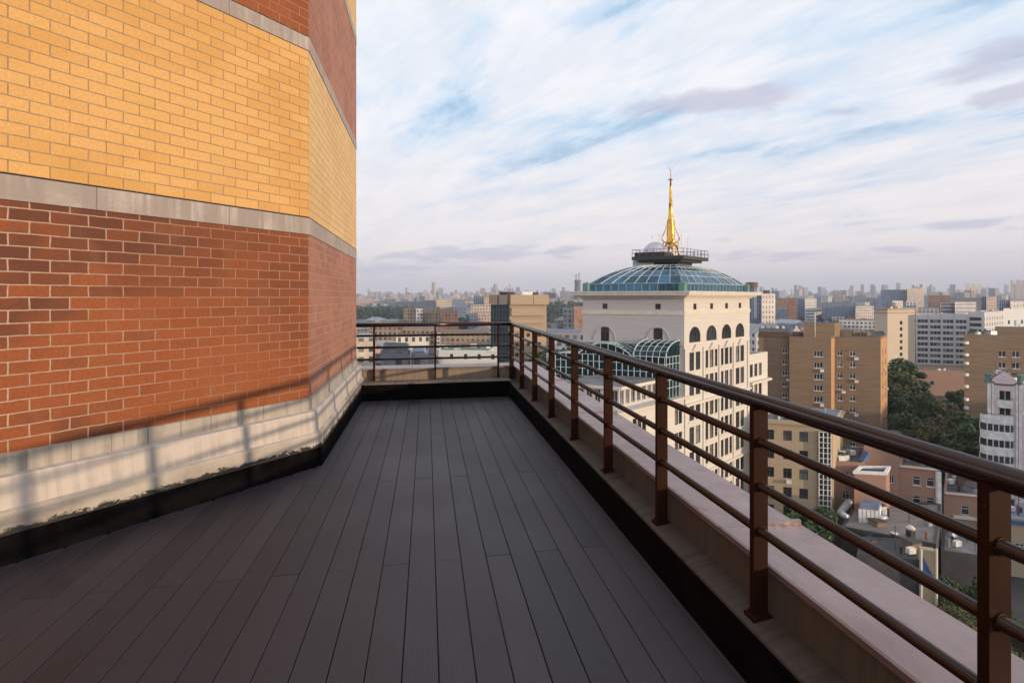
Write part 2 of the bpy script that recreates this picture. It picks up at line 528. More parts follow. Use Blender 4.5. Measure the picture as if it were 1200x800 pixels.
M['leaf'] = leaf_mat('leaf_mat', (0.048, 0.082, 0.027))
M['leaf_olive'] = leaf_mat('olive_leaf_mat', (0.105, 0.105, 0.036))
M['leaf_far'] = leaf_mat('far_leaf_mat', (0.045, 0.085, 0.05))
M['ground'] = plain('city_ground_mat', (0.052, 0.05, 0.046), 0.9, var=0.6, scale=0.05)
M['asphalt'] = plain('asphalt_mat', (0.04, 0.04, 0.042), 0.9, var=0.25, scale=0.3)


FM = {}
for nm, c, kw in (('tan', (0.38, 0.27, 0.18), {}), ('cream', (0.56, 0.46, 0.36), {}), ('grey', (0.36, 0.35, 0.37), {}), ('rust', (0.33, 0.16, 0.10), {}),
                  ('white', (0.62, 0.59, 0.57), {}), ('pinkish', (0.50, 0.37, 0.32), {}), ('blueglass', (0.30, 0.33, 0.40), dict(win1=(0.06, 0.10, 0.17), win2=(0.14, 0.20, 0.30), mx=0.35, cw=1.6)),
                  ('slate', (0.20, 0.20, 0.23), {})):
    M['f_' + nm] = facade('far_' + nm, c, **kw)
M['f_bigwin'] = facade('far_white_grid', (0.66, 0.60, 0.54), win1=(0.06, 0.06, 0.07), win2=(0.12, 0.12, 0.13), cw=2.9, rh=3.6, mx=0.85)
M['f_band'] = facade('far_banded', (0.58, 0.56, 0.56), cw=30, rh=3.6, mx=1.1, win1=(0.10, 0.11, 0.13), win2=(0.16, 0.16, 0.18))


# ------------------------------------------------------------------ mesh helpers
class MB:
    def __init__(self):
        self.v, self.f, self.mi, self.uv = [], [], [], []

    def poly(self, pts, mat=0, uv=None):
        i = len(self.v)
        self.v += [tuple(p) for p in pts]
        self.f.append(tuple(range(i, i + len(pts))))
        self.mi.append(mat)
        if uv is None:
            a, b = Vector(pts[0]), Vector(pts[1])
            nrm = (b - a).cross(Vector(pts[-1]) - a)
            if abs(nrm.z) > max(abs(nrm.x), abs(nrm.y)):
                uv = [(p[0], p[1]) for p in pts]
            else:
                d = Vector((b.x - a.x, b.y - a.y))
                if d.length < 1e-6:
                    c = Vector(pts[-1])
                    d = Vector((c.x - a.x, c.y - a.y))
                d = d.normalized() if d.length > 1e-9 else Vector((1, 0))
                uv = [((p[0] - a.x) * d.x + (p[1] - a.y) * d.y, p[2]) for p in pts]
        self.uv.append(uv)

    def box(self, x0, x1, y0, y1, z0, z1, mat=0, bottom=True):
        self.prism([(x0, y0), (x1, y0), (x1, y1), (x0, y1)], z0, z1, mat, mat, bottom)

    def prism(self, poly, z0, z1, mat=0, top=None, bottom=False, u0=0.0):
        top = mat if top is None else top
        n = len(poly)
        for i in range(n):
            a, b = poly[i], poly[(i + 1) % n]
            L = math.hypot(b[0] - a[0], b[1] - a[1])
            self.poly([(a[0], a[1], z0), (b[0], b[1], z0), (b[0], b[1], z1), (a[0], a[1], z1)], mat,
                      [(u0, z0), (u0 + L, z0), (u0 + L, z1), (u0, z1)])
            u0 += L
        self.poly([(p[0], p[1], z1) for p in poly], top)
        if bottom:
            self.poly([(p[0], p[1], z0) for p in reversed(poly)], mat)

    def obox(self, a, b, w, h, mat=0, up=(0, 0, 1)):
        """box beam from a to b, w across, h along up"""
        a, b = Vector(a), Vector(b)
        d = (b - a).normalized()
        u = Vector(up)
        if abs(d.dot(u)) > 0.95:
            u = Vector((0, 1, 0))
        s = d.cross(u).normalized()
        u = s.cross(d).normalized()
        s, u = s * w / 2, u * h / 2
        p = [a - s - u, a + s - u, a + s + u, a - s + u, b - s - u, b + s - u, b + s + u, b - s + u]
        for q in ((0, 1, 5, 4), (1, 2, 6, 5), (2, 3, 7, 6), (3, 0, 4, 7), (3, 2, 1, 0), (4, 5, 6, 7)):
            self.poly([p[k] for k in q], mat)

    def tube(self, pts, r, n=8, mat=0, cap=True):
        """round bar through pts; r a number or one radius a point"""
        pts = [Vector(p) for p in pts]
        rs = r if isinstance(r, (list, tuple)) else [r] * len(pts)
        rings = []
        for i, p in enumerate(pts):
            d = (pts[min(i + 1, len(pts) - 1)] - pts[max(i - 1, 0)]).normalized()
            u = Vector((0, 0, 1)) if abs(d.z) < 0.9 else Vector((1, 0, 0))
            s = d.cross(u).normalized()
            t = s.cross(d).normalized()
            k0 = len(self.v)
            for k in range(n):
                a = 2 * math.pi * k / n
                self.v.append(tuple(p + s * math.cos(a) * rs[i] + t * math.sin(a) * rs[i]))
            rings.append(k0)
        for i in range(len(rings) - 1):
            for k in range(n):
                k2 = (k + 1) % n
                self.f.append((rings[i] + k, rings[i] + k2, rings[i + 1] + k2, rings[i + 1] + k))
                self.mi.append(mat)
                self.uv.append([(0, 0), (1, 0), (1, 1), (0, 1)])
        if cap:
            for k0, rev in ((rings[0], True), (rings[-1], False)):
                f = [k0 + k for k in range(n)]
                self.f.append(tuple(reversed(f)) if rev else tuple(f))
                self.mi.append(mat)
                self.uv.append([(0, 0)] * n)

    def lathe(self, c, prof, n=16, mat=0):
        c = Vector(c)
        rings = []
        for (r, z) in prof:
            k0 = len(self.v)
            for k in range(n):
                a = 2 * math.pi * k / n
                self.v.append((c.x + r * math.cos(a), c.y + r * math.sin(a), c.z + z))
            rings.append(k0)
        for i in range(len(rings) - 1):
            for k in range(n):
                k2 = (k + 1) % n
                self.f.append((rings[i] + k, rings[i] + k2, rings[i + 1] + k2, rings[i + 1] + k))
                self.mi.append(mat)
                self.uv.append([(0, 0), (1, 0), (1, 1), (0, 1)])
        self.f.append(tuple(rings[-1] + k for k in range(n)))
        self.mi.append(mat)
        self.uv.append([(0, 0)] * n)

    def mesh(self, name, mats, org=(0, 0, 0), smooth=False):
        me = bpy.data.meshes.new(name)
        ox, oy, oz = org
        me.from_pydata([(x - ox, y - oy, z - oz) for x, y, z in self.v], [], self.f)
        mats = mats if isinstance(mats, (list, tuple)) else [mats]
        for m in mats:
            me.materials.append(M[m] if isinstance(m, str) else m)
        me.polygons.foreach_set('material_index', self.mi)
        ul = me.uv_layers.new(name='UVMap')
        flat = []
        for u in self.uv:
            for p in u:
                flat += [p[0], p[1]]
        ul.data.foreach_set('uv', flat)
        if smooth:
            me.polygons.foreach_set('use_smooth', [True] * len(me.polygons))
        me.update()
        return me

    def build(self, name, mats, parent=None, smooth=False, loc=None):
        org = tuple(parent.location) if parent else (loc or (0, 0, 0))
        if parent and parent.parent:
            org = tuple(parent.location + parent.parent.location)
        me = self.mesh(name, mats, org, smooth)
        o = bpy.data.objects.new(name, me)
        COL.objects.link(o)
        if parent:
            o.parent = parent
        elif loc:
            o.location = loc
        return o


def tag(o, label=None, cat=None, group=None, kind=None):
    for k, v in (('label', label), ('category', cat), ('group', group), ('kind', kind)):
        if v:
            o[k] = v
    return o


def thing(name, label, cat, loc=(0, 0, 0), group=None):
    o = bpy.data.objects.new(name, None)
    o.empty_display_size = 0.5
    COL.objects.link(o)
    o.location = loc
    return tag(o, label, cat, group)


def bevel(o, w, seg=2):
    b = o.modifiers.new('bevel', 'BEVEL')
    b.width = w
    b.segments = seg
    b.limit_method = 'ANGLE'
    return o


def Q(px, d):
    """plan point seen at photo column px, d metres ahead"""
    r = (px - 600.0) / 567.0 * d
    return Vector((r * CS + d * SN, -r * SN + d * CS))


def RD(r, d):
    return Vector((r * CS + d * SN, -r * SN + d * CS))


def Z(py, d):
    return EYE - (py - HOR) / 567.0 * d


GZ = -46.0


def quadplan(pa, da, pb, db, depth):
    """street block: front between two points, flanks sheared to run nearly along the line of sight"""
    a, b = Q(pa, da), Q(pb, db)
    u = ((pa + pb) / 2 - 600.0) / 567.0
    n = RD(u * 0.96, 1.0).normalized()
    return [a, b, b + n * depth, a + n * depth]


_wm = {}


def window_mesh(w, h, style='cross', frame='frame_white', glass='glass', sill=False):
    """window in its own axes: x along the wall, -y outward, origin at its centre"""
    key = (round(w, 2), round(h, 2), style, frame, glass, sill)
    if key in _wm:
        return _wm[key]
    b = MB()
    y = 0.16
    t = min(0.09, w * 0.12)
    b.poly([(-w / 2, y, -h / 2), (w / 2, y, -h / 2), (w / 2, y, h / 2), (-w / 2, y, h / 2)], 1)

    def bar(x0, x1, z0, z1, p=0.06):
        b.box(x0, x1, y - p, y - 0.003, z0, z1, 0)
    bar(-w / 2, -w / 2 + t, -h / 2, h / 2)
    bar(w / 2 - t, w / 2, -h / 2, h / 2)
    bar(-w / 2 + t, w / 2 - t, -h / 2, -h / 2 + t)
    bar(-w / 2 + t, w / 2 - t, h / 2 - t, h / 2)
    if style in ('cross', 'mullion', 'triple'):
        xs = (0,) if style != 'triple' else (-w / 6, w / 6)
        for x in xs:
            bar(x - t / 2, x + t / 2, -h / 2 + t, h / 2 - t, 0.055)
    if style in ('cross', 'bar'):
        bar(-w / 2 + t, w / 2 - t, h * 0.2 - t / 2, h * 0.2 + t / 2, 0.05)
    if sill:
        b.box(-w / 2 - 0.1, w / 2 + 0.1, -0.14, -0.003, -h / 2 - 0.12, -h / 2 - 0.01, 0)
    _wm[key] = b.mesh('window', [frame, glass])
    return _wm[key]


def put_child(me, name, root, xy, z, rot):
    o = bpy.data.objects.new(name, me)
    COL.objects.link(o)
    o.parent = root
    o.location = Vector((xy[0], xy[1], z)) - root.location
    o.rotation_euler = (0, 0, rot)
    return o


def wall_open(b, a, c, z0, z1, opens, mat=0, depth=0.2):
    """one wall from a to c with real openings and reveals; opens are (u0, u1, zb, zt)"""
    a, c = Vector(a), Vector(c)
    L = (c - a).length
    t = (c - a) / L
    nin = Vector((-t.y, t.x)) * depth
    us = sorted({0.0, L, *[o[0] for o in opens], *[o[1] for o in opens]})
    zs = sorted({z0, z1, *[o[2] for o in opens], *[o[3] for o in opens]})
    P = lambda u, z, k=0: (a.x + t.x * u + nin.x * k, a.y + t.y * u + nin.y * k, z)
    for j in range(len(zs) - 1):
        run = None
        for i in range(len(us) - 1):
            um, zm = (us[i] + us[i + 1]) / 2, (zs[j] + zs[j + 1]) / 2
            hole = any(o[0] < um < o[1] and o[2] < zm < o[3] for o in opens)
            if not hole and run is None:
                run = us[i]
            if run is not None and (hole or i == len(us) - 2):
                e = us[i] if hole else us[i + 1]
                b.poly([P(run, zs[j]), P(e, zs[j]), P(e, zs[j + 1]), P(run, zs[j + 1])], mat,
                       [(run, zs[j]), (e, zs[j]), (e, zs[j + 1]), (run, zs[j + 1])])
                run = None
    for (u0, u1, zb, zt) in opens:
        b.poly([P(u0, zb), P(u0, zb, 1), P(u0, zt, 1), P(u0, zt)], mat)
        b.poly([P(u1, zb, 1), P(u1, zb), P(u1, zt), P(u1, zt, 1)], mat)
        b.poly([P(u0, zb), P(u1, zb), P(u1, zb, 1), P(u0, zb, 1)], mat)
        b.poly([P(u0, zt, 1), P(u1, zt, 1), P(u1, zt), P(u0, zt)], mat)


def clad(root, b, a, c, z0, z1, specs, mat=0, cap=100):
    """wall a-c with windows; specs: list of dict(us=[fractions], zs=[centre heights], w, h, ...)"""
    a, c = Vector(a), Vector(c)
    L = (c - a).length
    t = (c - a) / L
    rot = math.atan2(t.y, t.x)
    opens = []
    for s in specs:
        for u in s['us']:
            for z in s['zs']:
                uc = u * L
                if uc - s['w'] / 2 < 0.1 or uc + s['w'] / 2 > L - 0.1 or z - s['h'] / 2 < z0 + 0.1 or z + s['h'] / 2 > z1 - 0.1:
                    continue
                opens.append((uc - s['w'] / 2, uc + s['w'] / 2, z - s['h'] / 2, z + s['h'] / 2))
                gl = s.get('glass', 'glass')
                if gl == 'glass' and random.random() < s.get('pale', 0.2):
                    gl = 'glass_pale'
                me = window_mesh(s['w'], s['h'], s.get('style', 'cross'), s.get('frame', 'frame_white'), gl, s.get('sill', False))
                p = a + t * uc
                put_child(me, 'window', root, (p.x, p.y), z, rot)
    wall_open(b, a, c, z0, z1, opens, mat)


def parapet_ring(b, poly, z, h=0.7, th=0.35, mat=0):
    n = len(poly)
    cen = sum((Vector(p) for p in poly), Vector((0, 0))) / n
    inner = []
    for i in range(n):
        p0, p1, p2 = Vector(poly[i - 1]), Vector(poly[i]), Vector(poly[(i + 1) % n])
        e1, e2 = (p1 - p0).normalized(), (p2 - p1).normalized()
        n1, n2 = Vector((-e1.y, e1.x)), Vector((-e2.y, e2.x))
        k = (n1 + n2)
        k = k / max(0.3, k.dot(n1)) * th
        inner.append(p1 + k)
    for i in range(n):
        j = (i + 1) % n
        a, c, d, e = poly[i], poly[j], inner[j], inner[i]
        b.poly([(a[0], a[1], z), (c[0], c[1], z), (c[0], c[1], z + h), (a[0], a[1], z + h)], mat)
        b.poly([(a[0], a[1], z + h), (c[0], c[1], z + h), (d[0], d[1], z + h), (e[0], e[1], z + h)], mat)
        b.poly([(d[0], d[1], z), (e[0], e[1], z), (e[0], e[1], z + h), (d[0], d[1], z + h)], mat)


def block(name, label, cat, plan, ztop, wall, roof, wins=None, z0=GZ, parap=0.7, group=None, root=None, partname='wall'):
    """a building: walls with openings, windows, a flat roof behind a parapet"""
    c = sum((Vector(p) for p in plan), Vector((0, 0))) / len(plan)
    if root is None:
        root = thing(name, label, cat, (c.x, c.y, z0), group)
    b = MB()
    wins = wins or {}
    for i in range(len(plan)):
        a, e = plan[i], plan[(i + 1) % len(plan)]
        if i in wins:
            clad(root, b, a, e, z0, ztop, wins[i])
        else:
            L = (Vector(e) - Vector(a)).length
            b.poly([(a[0], a[1], z0), (e[0], e[1], z0), (e[0], e[1], ztop), (a[0], a[1], ztop)], 0,
                   [(0, z0), (L, z0), (L, ztop), (0, ztop)])
    if parap:
        parapet_ring(b, plan, ztop, parap)
    b.build(partname, [wall], root)
    rf = MB()
    rf.poly([(p[0], p[1], ztop + 0.05) for p in plan], 0)
    rf.build('roof', [roof], root)
    if name and name != 'roof_hatch_house' and ztop < -4:
        clutter(root, plan, ztop + 0.05, 7, int(abs(c.x * 7 + c.y * 3)))
    return root


def clutter(root, plan, z, n, seed):
    """vents, shafts, condensers and aerials on a flat roof, each a part of its building"""
    rnd = random.Random(seed)
    a, e, d = Vector(plan[0]), Vector(plan[1]), Vector(plan[-1])
    for i in range(n):
        p = a + (e - a) * rnd.uniform(0.1, 0.9) + (d - a) * rnd.uniform(0.12, 0.8)
        k = rnd.random()
        b = MB()
        if k < 0.35:
            w, dp, h = rnd.uniform(.5, 1.3), rnd.uniform(.4, .9), rnd.uniform(.6, 1.4)
            b.prism([(p.x - w, p.y - dp), (p.x + w, p.y - dp), (p.x + w, p.y + dp), (p.x - w, p.y + dp)], z, z + h, 0, 1)
            b.prism([(p.x - w - .08, p.y - dp - .08), (p.x + w + .08, p.y - dp - .08), (p.x + w + .08, p.y + dp + .08), (p.x - w - .08, p.y + dp + .08)], z + h + .01, z + h + .12, 1, 1, True)
            b.build('vent_shaft', [rnd.choice(['cornice', 'tan_brick', 'steel_pale']), 'roof_dark'], root)
        elif k < 0.6:
            b.tube([(p.x, p.y, z), (p.x, p.y, z + rnd.uniform(.7, 1.5))], rnd.uniform(.12, .25), 8)
            b.build('vent_pipe', [rnd.choice(['steel_pale', 'steel_dark', 'roof_rust'])], root)
        elif k < 0.8:
            b.prism([(p.x - .55, p.y - .3), (p.x + .55, p.y - .3), (p.x + .55, p.y + .3), (p.x - .55, p.y + .3)], z + .15, z + 0.95, 0, 0, True)
            b.build('condenser', ['white_paint'], root)
        else:
            h = rnd.uniform(2, 4)
            b.tube([(p.x, p.y, z), (p.x, p.y, z + h)], 0.045, 5)
            for f, w in ((.95, .7), (.85, .5), (.75, .35)):
                b.obox((p.x - w * CS, p.y + w * SN, z + h * f), (p.x + w * CS, p.y - w * SN, z + h * f), .04, .04)
            b.build('aerial', ['steel_dark'], root)


def rows(top, pitch, n):
    return [top - pitch * i for i in range(n)]


# ------------------------------------------------------------------ ground and haze
g = MB()
gs = 7000
gl = [RD(-gs, -400), RD(gs, -400), RD(gs, gs), RD(-gs, gs)]
g.poly([(p.x, p.y, GZ) for p in gl])
tag(g.build('ground', ['ground']), kind='structure')
for i, (pa, da, pb, db, w) in enumerate(((905, 62, 1180, 60, 9), (1100, 118, 1085, 300, 12), (620, 150, 470, 420, 12))):
    a, b_ = Q(pa, da), Q(pb, db)
    t = (b_ - a).normalized()
    n = Vector((-t.y, t.x)) * w / 2
    rb = MB()
    zz = GZ + 0.01 + 0.004 * i
    rb.poly([(*(a - n), zz), (*(b_ - n), zz), (*(b_ + n), zz), (*(a + n), zz)])
    tag(rb.build('road', ['asphalt']), kind='structure')

HAZE = 1.6e-4
hz = MB()
hp = [RD(-gs - 60, -460), RD(gs + 60, -460), RD(gs + 60, gs + 60), RD(-gs - 60, gs + 60)]
hz.prism([(p.x, p.y) for p in hp], GZ - 1.0, 230.0, 0, 0, True)
hm = bpy.data.materials.new('haze_mat')
hm.use_nodes = True
hm.node_tree.nodes.clear()
ho = hm.node_tree.nodes.new('ShaderNodeOutputMaterial')
hv = hm.node_tree.nodes.new('ShaderNodeVolumePrincipled')
hv.inputs['Color'].default_value = (0.78, 0.82, 0.95, 1)
hv.inputs['Density'].default_value = HAZE
hm.node_tree.links.new(hv.outputs[0], ho.inputs['Volume'])
try:
    hm.cycles.homogeneous_volume = True
except Exception:
    pass
M['haze'] = hm
tag(hz.build('haze', ['haze']), 'pale evening haze over the city', kind='stuff')

# ------------------------------------------------------------------ the terrace
WX, YB, YE = -1.22, 5.377, 8.86         # chamfer wall plane, its near corner, its far end
S2 = math.sqrt(0.5)
LW = 16.0                                # length of the long wall
ZB = [(0.697, 2.404, 'red'), (2.589, 4.33, 'yellow'), (4.483, 6.18, 'red'), (6.34, 8.08, 'yellow'), (8.25, 9.95, 'red'), (10.1, 14.0, 'yellow')]


def wall_path(q):
    """plan path of the two walls offset q outward: long wall start, arris, far end"""
    cx, cy = WX + q, YB - 0.4142 * q
    return [Vector((cx - S2 * LW, cy - S2 * LW)), Vector((cx, cy)), Vector((WX + q, YE))]


home = thing('brick_building', 'banded yellow and red brick building rising beside the dark terrace deck', 'building', (-6, 3, GZ))
nz = 0
for (z0, z1, c) in ZB:
    for seg in (0, 1):
        p = wall_path(0.0)
        a, e = p[seg], p[seg + 1]
        L = (e - a).length
        b = MB()
        # u runs away from the arris so that the courses bond at the corner
        ua, ue = (-L, 0.0) if seg == 0 else (0.105, L + 0.105)
        b.poly([(a.x, a.y, z0), (e.x, e.y, z0), (e.x, e.y, z1), (a.x, a.y, z1)], 0,
               [(ua, 0), (ue, 0), (ue, z1 - z0), (ua, z1 - z0)])
        mt = ('yellow_brick' if seg == 0 else 'yellow_brick_sheen') if c == 'yellow' else ('red_brick' if seg == 0 else 'red_brick_washed')
        o = b.build('brick_wall', [mt], home)
        tag(o, 'yellow brick wall' if c == 'yellow' else 'red brick wall')
bands = [(ZB[i][1], ZB[i + 1][0]) for i in range(len(ZB) - 1)]
for (z0, z1) in bands:
    b = MB()
    p, p2 = wall_path(0.006), wall_path(-0.02)
    u = 0
    for seg in (0, 1):
        a, e = p[seg], p[seg + 1]
        L = (e - a).length
        b.poly([(a.x, a.y, z0 + .003), (e.x, e.y, z0 + .003), (e.x, e.y, z1 - 0.012), (a.x, a.y, z1 - 0.012)], 0,
               [(u, z0), (u + L, z0), (u + L, z1), (u, z1)])
        u += L
        for (za, sgn) in ((z0 + .003, -1), (z1 - 0.012, 1)):
            f = [(a.x, a.y, za), (e.x, e.y, za), (p2[seg + 1].x, p2[seg + 1].y, za), (p2[seg].x, p2[seg].y, za)]
            b.poly(f if sgn > 0 else f[::-1], 0)
        # dark sealant joint over the band
        a, e = wall_path(-0.012)[seg], wall_path(-0.012)[seg + 1]
        b.poly([(a.x, a.y, z1 - 0.013), (e.x, e.y, z1 - 0.013), (e.x, e.y, z1 + .003), (a.x, a.y, z1 + .003)], 1)
    b.build('concrete_band', ['band', 'shadow_gap'], home)
# end face, back and top
b = MB()
e, a0 = wall_path(0)[2], wall_path(0)[0]
far = [(e.x, e.y), (e.x - 11, e.y), (a0.x, a0.y + 0.01)]
for i in range(2):
    p, q = far[i], far[i + 1]
    b.poly([(p[0], p[1], GZ), (q[0], q[1], GZ), (q[0], q[1], 14), (p[0], p[1], 14)], 0)
pp = wall_path(0)
b.poly([(pp[0].x, pp[0].y, 14), (pp[1].x, pp[1].y, 14), (pp[2].x, pp[2].y, 14), (far[1][0], far[1][1], 14)], 0)
b.build('rear_wall', ['yellow_brick'], home)
b = MB()                                 # storeys under the terrace
b.prism([(-12.2, -12), (2.06, -12), (2.06, 9.38), (-12.2, 9.38)], GZ, -0.16, 0, 0)
b.build('lower_storeys', ['yellow_brick'], home)


def sweep(prof, name, mat, step=None):
    b = MB()
    for k in range(len(prof) - 1):
        (q0, z0), (q1, z1) = prof[k], prof[k + 1]
        p0, p1 = wall_path(q0), wall_path(q1)
        u = 0
        ws = math.hypot(q1 - q0, z1 - z0)
        for seg in (0, 1):
            a, e, f, h = p0[seg], p0[seg + 1], p1[seg + 1], p1[seg]
            L = (e - a).length
            b.poly([(h.x, h.y, z1), (f.x, f.y, z1), (e.x, e.y, z0), (a.x, a.y, z0)], 0,
                   [(u, z1), (u + L, z1), (u + L, z0), (u, z0)])
            u += L
    return b.build(name, [mat], home)


sweep([(-0.03, 0.70), (0.012, 0.694), (0.014, 0.552)], 'plinth_slab', 'slab')
sweep([(0.0, 0.565), (0.072, 0.556), (0.078, 0.545), (0.099, 0.336)], 'plinth_plaster', 'plaster')
o = sweep([(0.09, 0.352), (0.116, 0.338), (0.130, 0.318), (0.136, 0.190), (0.112, 0.186)], 'flashing', 'flash')
sweep([(0.10, 0.235), (0.122, 0.228), (0.152, -0.03)], 'membrane_upstand', 'membrane')

# deck: every board its own piece of the one floor mesh, real gaps between them
random.seed(5)
PITCH, GAP = 0.1695, 0.0036
X0 = 0.0555
qt = 0.150
toe = wall_path(qt)
b = MB()
tones = []
k0 = -50
for k in range(k0, 9):
    xa, xb = X0 + k * PITCH + GAP / 2, X0 + (k + 1) * PITCH - GAP / 2
    xb = min(xb, 1.434)
    if xb - xa < 0.02:
        continue
    xm = (xa + xb) / 2
    ymax = 8.425 if xm > WX + qt else toe[1].y - (toe[1].x - xm) + 0.06
    off = 3.25 if k % 2 == 0 else 4.75
    if ymax < -3.4:
        continue
    js = [-3.5] + [off + 3.0 * i for i in range(-3, 3) if -3.3 < off + 3.0 * i < ymax - 0.1] + [ymax]
    for i in range(len(js) - 1):
        ya, yb = js[i] + 0.002, js[i + 1] - 0.002
        n0 = len(b.f)
        dz = random.uniform(-0.0008, 0.0008)
        ch = 0.003
        # body and a small chamfer along the long edges
        b.poly([(xa + ch, ya, dz), (xb - ch, ya, dz), (xb - ch, yb, dz), (xa + ch, yb, dz)])
        b.poly([(xa, ya, dz - ch), (xa + ch, ya, dz), (xa + ch, yb, dz), (xa, yb, dz - ch)])
        b.poly([(xb - ch, ya, dz), (xb, ya, dz - ch), (xb, yb, dz - ch), (xb - ch, yb, dz)])
        b.poly([(xa, ya, -0.025), (xa, ya, dz - ch), (xa, yb, dz - ch), (xa, yb, -0.025)])
        b.poly([(xb, ya, dz - ch), (xb, ya, -0.025), (xb, yb, -0.025), (xb, yb, dz - ch)])
        b.poly([(xa, ya, -0.025), (xb, ya, -0.025), (xb - ch, ya, dz), (xa + ch, ya, dz)])
        b.poly([(xb, yb, -0.025), (xa, yb, -0.025), (xa + ch, yb, dz), (xb - ch, yb, dz)])
        tone = random.random()
        tones += [tone] * (len(b.f) - n0)
deck = b.build('terrace_deck', ['deck'])
at = deck.data.attributes.new('tone', 'FLOAT', 'FACE')
at.data.foreach_set('value', tones)
tag(deck, kind='structure')
b = MB()
b.poly([(-12, -3.6, -0.026), (1.6, -3.6, -0.026), (1.6, 8.6, -0.026), (-12, 8.6, -0.026)])
tag(b.build('terrace_base', ['membrane']), kind='structure')

# parapet: right run and far run
RX, FY = 1.55, 8.84                       # rail lines
par = thing('parapet', 'low beige parapet wall with sheet metal coping round the terrace edge', 'parapet', (RX, FY, -0.1))


def extr_y(prof, y0, y1, name, mat, parent, u0=0.0):
    b = MB()
    ny = max(1, int((y1 - y0) / 0.5))
    for k in range(len(prof) - 1):
        (xa, za), (xb, zb) = prof[k], prof[k + 1]
        w = math.hypot(xb - xa, zb - za)
        for i in range(ny):
            ya, yb = y0 + (y1 - y0) * i / ny, y0 + (y1 - y0) * (i + 1) / ny
            b.poly([(xa, yb, za), (xa, ya, za), (xb, ya, zb), (xb, yb, zb)], 0, [(yb, 0), (ya, 0), (ya, w), (yb, w)])
    return b.build(name, [mat], parent)


def extr_x(prof, x0, x1, name, mat, parent):
    b = MB()
    for k in range(len(prof) - 1):
        (ya, za), (yb, zb) = prof[k], prof[k + 1]
        w = math.hypot(yb - ya, zb - za)
        b.poly([(x0, ya, za), (x1, ya, za), (x1, yb, zb), (x0, yb, zb)], 0, [(x0, 0), (x1, 0), (x1, w), (x0, w)])
    return b.build(name, [mat], parent)


YN = -12.0
extr_y([(1.436, -0.03), (1.462, 0.208), (1.475, 0.213)], YN, 9.0, 'membrane_upstand', 'membrane', par)
extr_y([(1.470, 0.205), (1.474, 0.224), (1.50, 0.236), (1.625, 0.252)], YN, 9.0, 'ledge', 'ledge_shaded', par)
extr_y([(1.622, 0.245), (1.628, 0.45)], YN, 9.0, 'wall', 'parapet_shaded', par)
extr_x([(8.42, -0.03), (8.455, 0.262), (8.47, 0.266)], -1.2, 1.436, 'membrane_upstand', 'membrane', par)
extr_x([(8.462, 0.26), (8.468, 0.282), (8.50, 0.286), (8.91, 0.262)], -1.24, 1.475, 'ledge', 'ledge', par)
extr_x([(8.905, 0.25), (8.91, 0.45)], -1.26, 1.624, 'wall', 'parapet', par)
# coping sheets, about two metres each, lapped at standing seams
yy = 9.46
ks = 0
cuts = [9.46, 7.30, 5.15, 2.45, 0.25, -1.9, -4.1, -6.3, -8.5, -10.7, -12.0]
for i in range(len(cuts) - 1):
    y1, y0 = cuts[i], cuts[i + 1]
    dz = 0.003 * (i % 2)
    extr_y([(1.612, 0.435 + dz), (1.606, 0.437 + dz), (1.600, 0.470 + dz), (1.612, 0.475 + dz), (1.86, 0.468 + dz), (2.10, 0.452 + dz), (2.108, 0.446 + dz), (2.108, 0.37)],
           y0 - 0.012, y1, 'coping', 'coping', par)
    b = MB()
    b.box(1.604, 2.104, y0 - 0.018, y0 + 0.004, 0.44, 0.4785, 0)
    b.build('coping_seam', ['coping'], par)
for i, (x0, x1) in enumerate(((-1.26, 0.15), (0.15, 1.604))):
    dz = 0.003 * i
    extr_x([(8.895, 0.435), (8.889, 0.438), (8.885, 0.470 + dz), (8.90, 0.475 + dz), (9.40, 0.460 + dz), (9.46, 0.455), (9.46, 0.37)], x0, x1, 'coping', 'coping', par)

# railing
rl = thing('railing', 'brown painted metal railing with three round bars under a thick handrail', 'railing', (RX, FY, 0.25))
ZT, RT = 1.257, 0.036
NY = -11.9
b = MB()
XL = WX + 0.01


def corner_path(z, rr):
    return [(RX, NY, z), (RX, FY - rr, z), (RX - 0.29 * rr, FY - 0.29 * rr, z), (RX - rr, FY, z), (XL, FY, z)]


b.tube(corner_path(ZT, 0.03), RT, 20)
b.build('handrail', ['rail'], rl, True)
for z in (1.067, 0.859, 0.648):
    b = MB()
    b.tube(corner_path(z, 0.02), 0.0205, 14)
    b.build('rail_bar', ['rail'], rl, True)
ys = [906.0 * (0.001504 + 0.001066 * k) - 0.273 for k in range(-13, 9)]
PW, PD = 0.074, 0.030
for k, y in enumerate(ys):
    if y > FY - 0.1:
        continue
    b = MB()
    b.box(RX - PW / 2, RX + PW / 2, y - PD / 2, y + PD / 2, 0.235, ZT - 0.02)
    bevel(b.build('post', ['post'], rl), 0.003)
    b = MB()
    b.box(RX - PW / 2 - 0.016, RX + PW / 2 + 0.014, y - PD / 2 - 0.022, y + PD / 2 + 0.022, 0.232, 0.252)
    for sx_ in (-1, 1):
        for sy_ in (-1, 1):
            b.lathe((RX + sx_ * (PW / 2 - 0.008), y + sy_ * (PD / 2 + 0.012), 0.25), [(0.008, 0), (0.008, 0.012), (0.004, 0.015)], 6)
    b.build('base_plate', ['post'], rl)
    for z in (1.067, 0.859, 0.648):      # weld beads where the bars pass the post
        w_ = MB()
        for sy_ in (-1, 1):
            w_.tube([(RX + 0.023 * math.cos(a_), y + sy_ * (PD / 2 + 0.001), z + 0.023 * math.sin(a_)) for a_ in [k_ * math.pi / 6 for k_ in range(13)]], 0.0045, 5, cap=False)
        w_.build('weld', ['post'], rl, True)
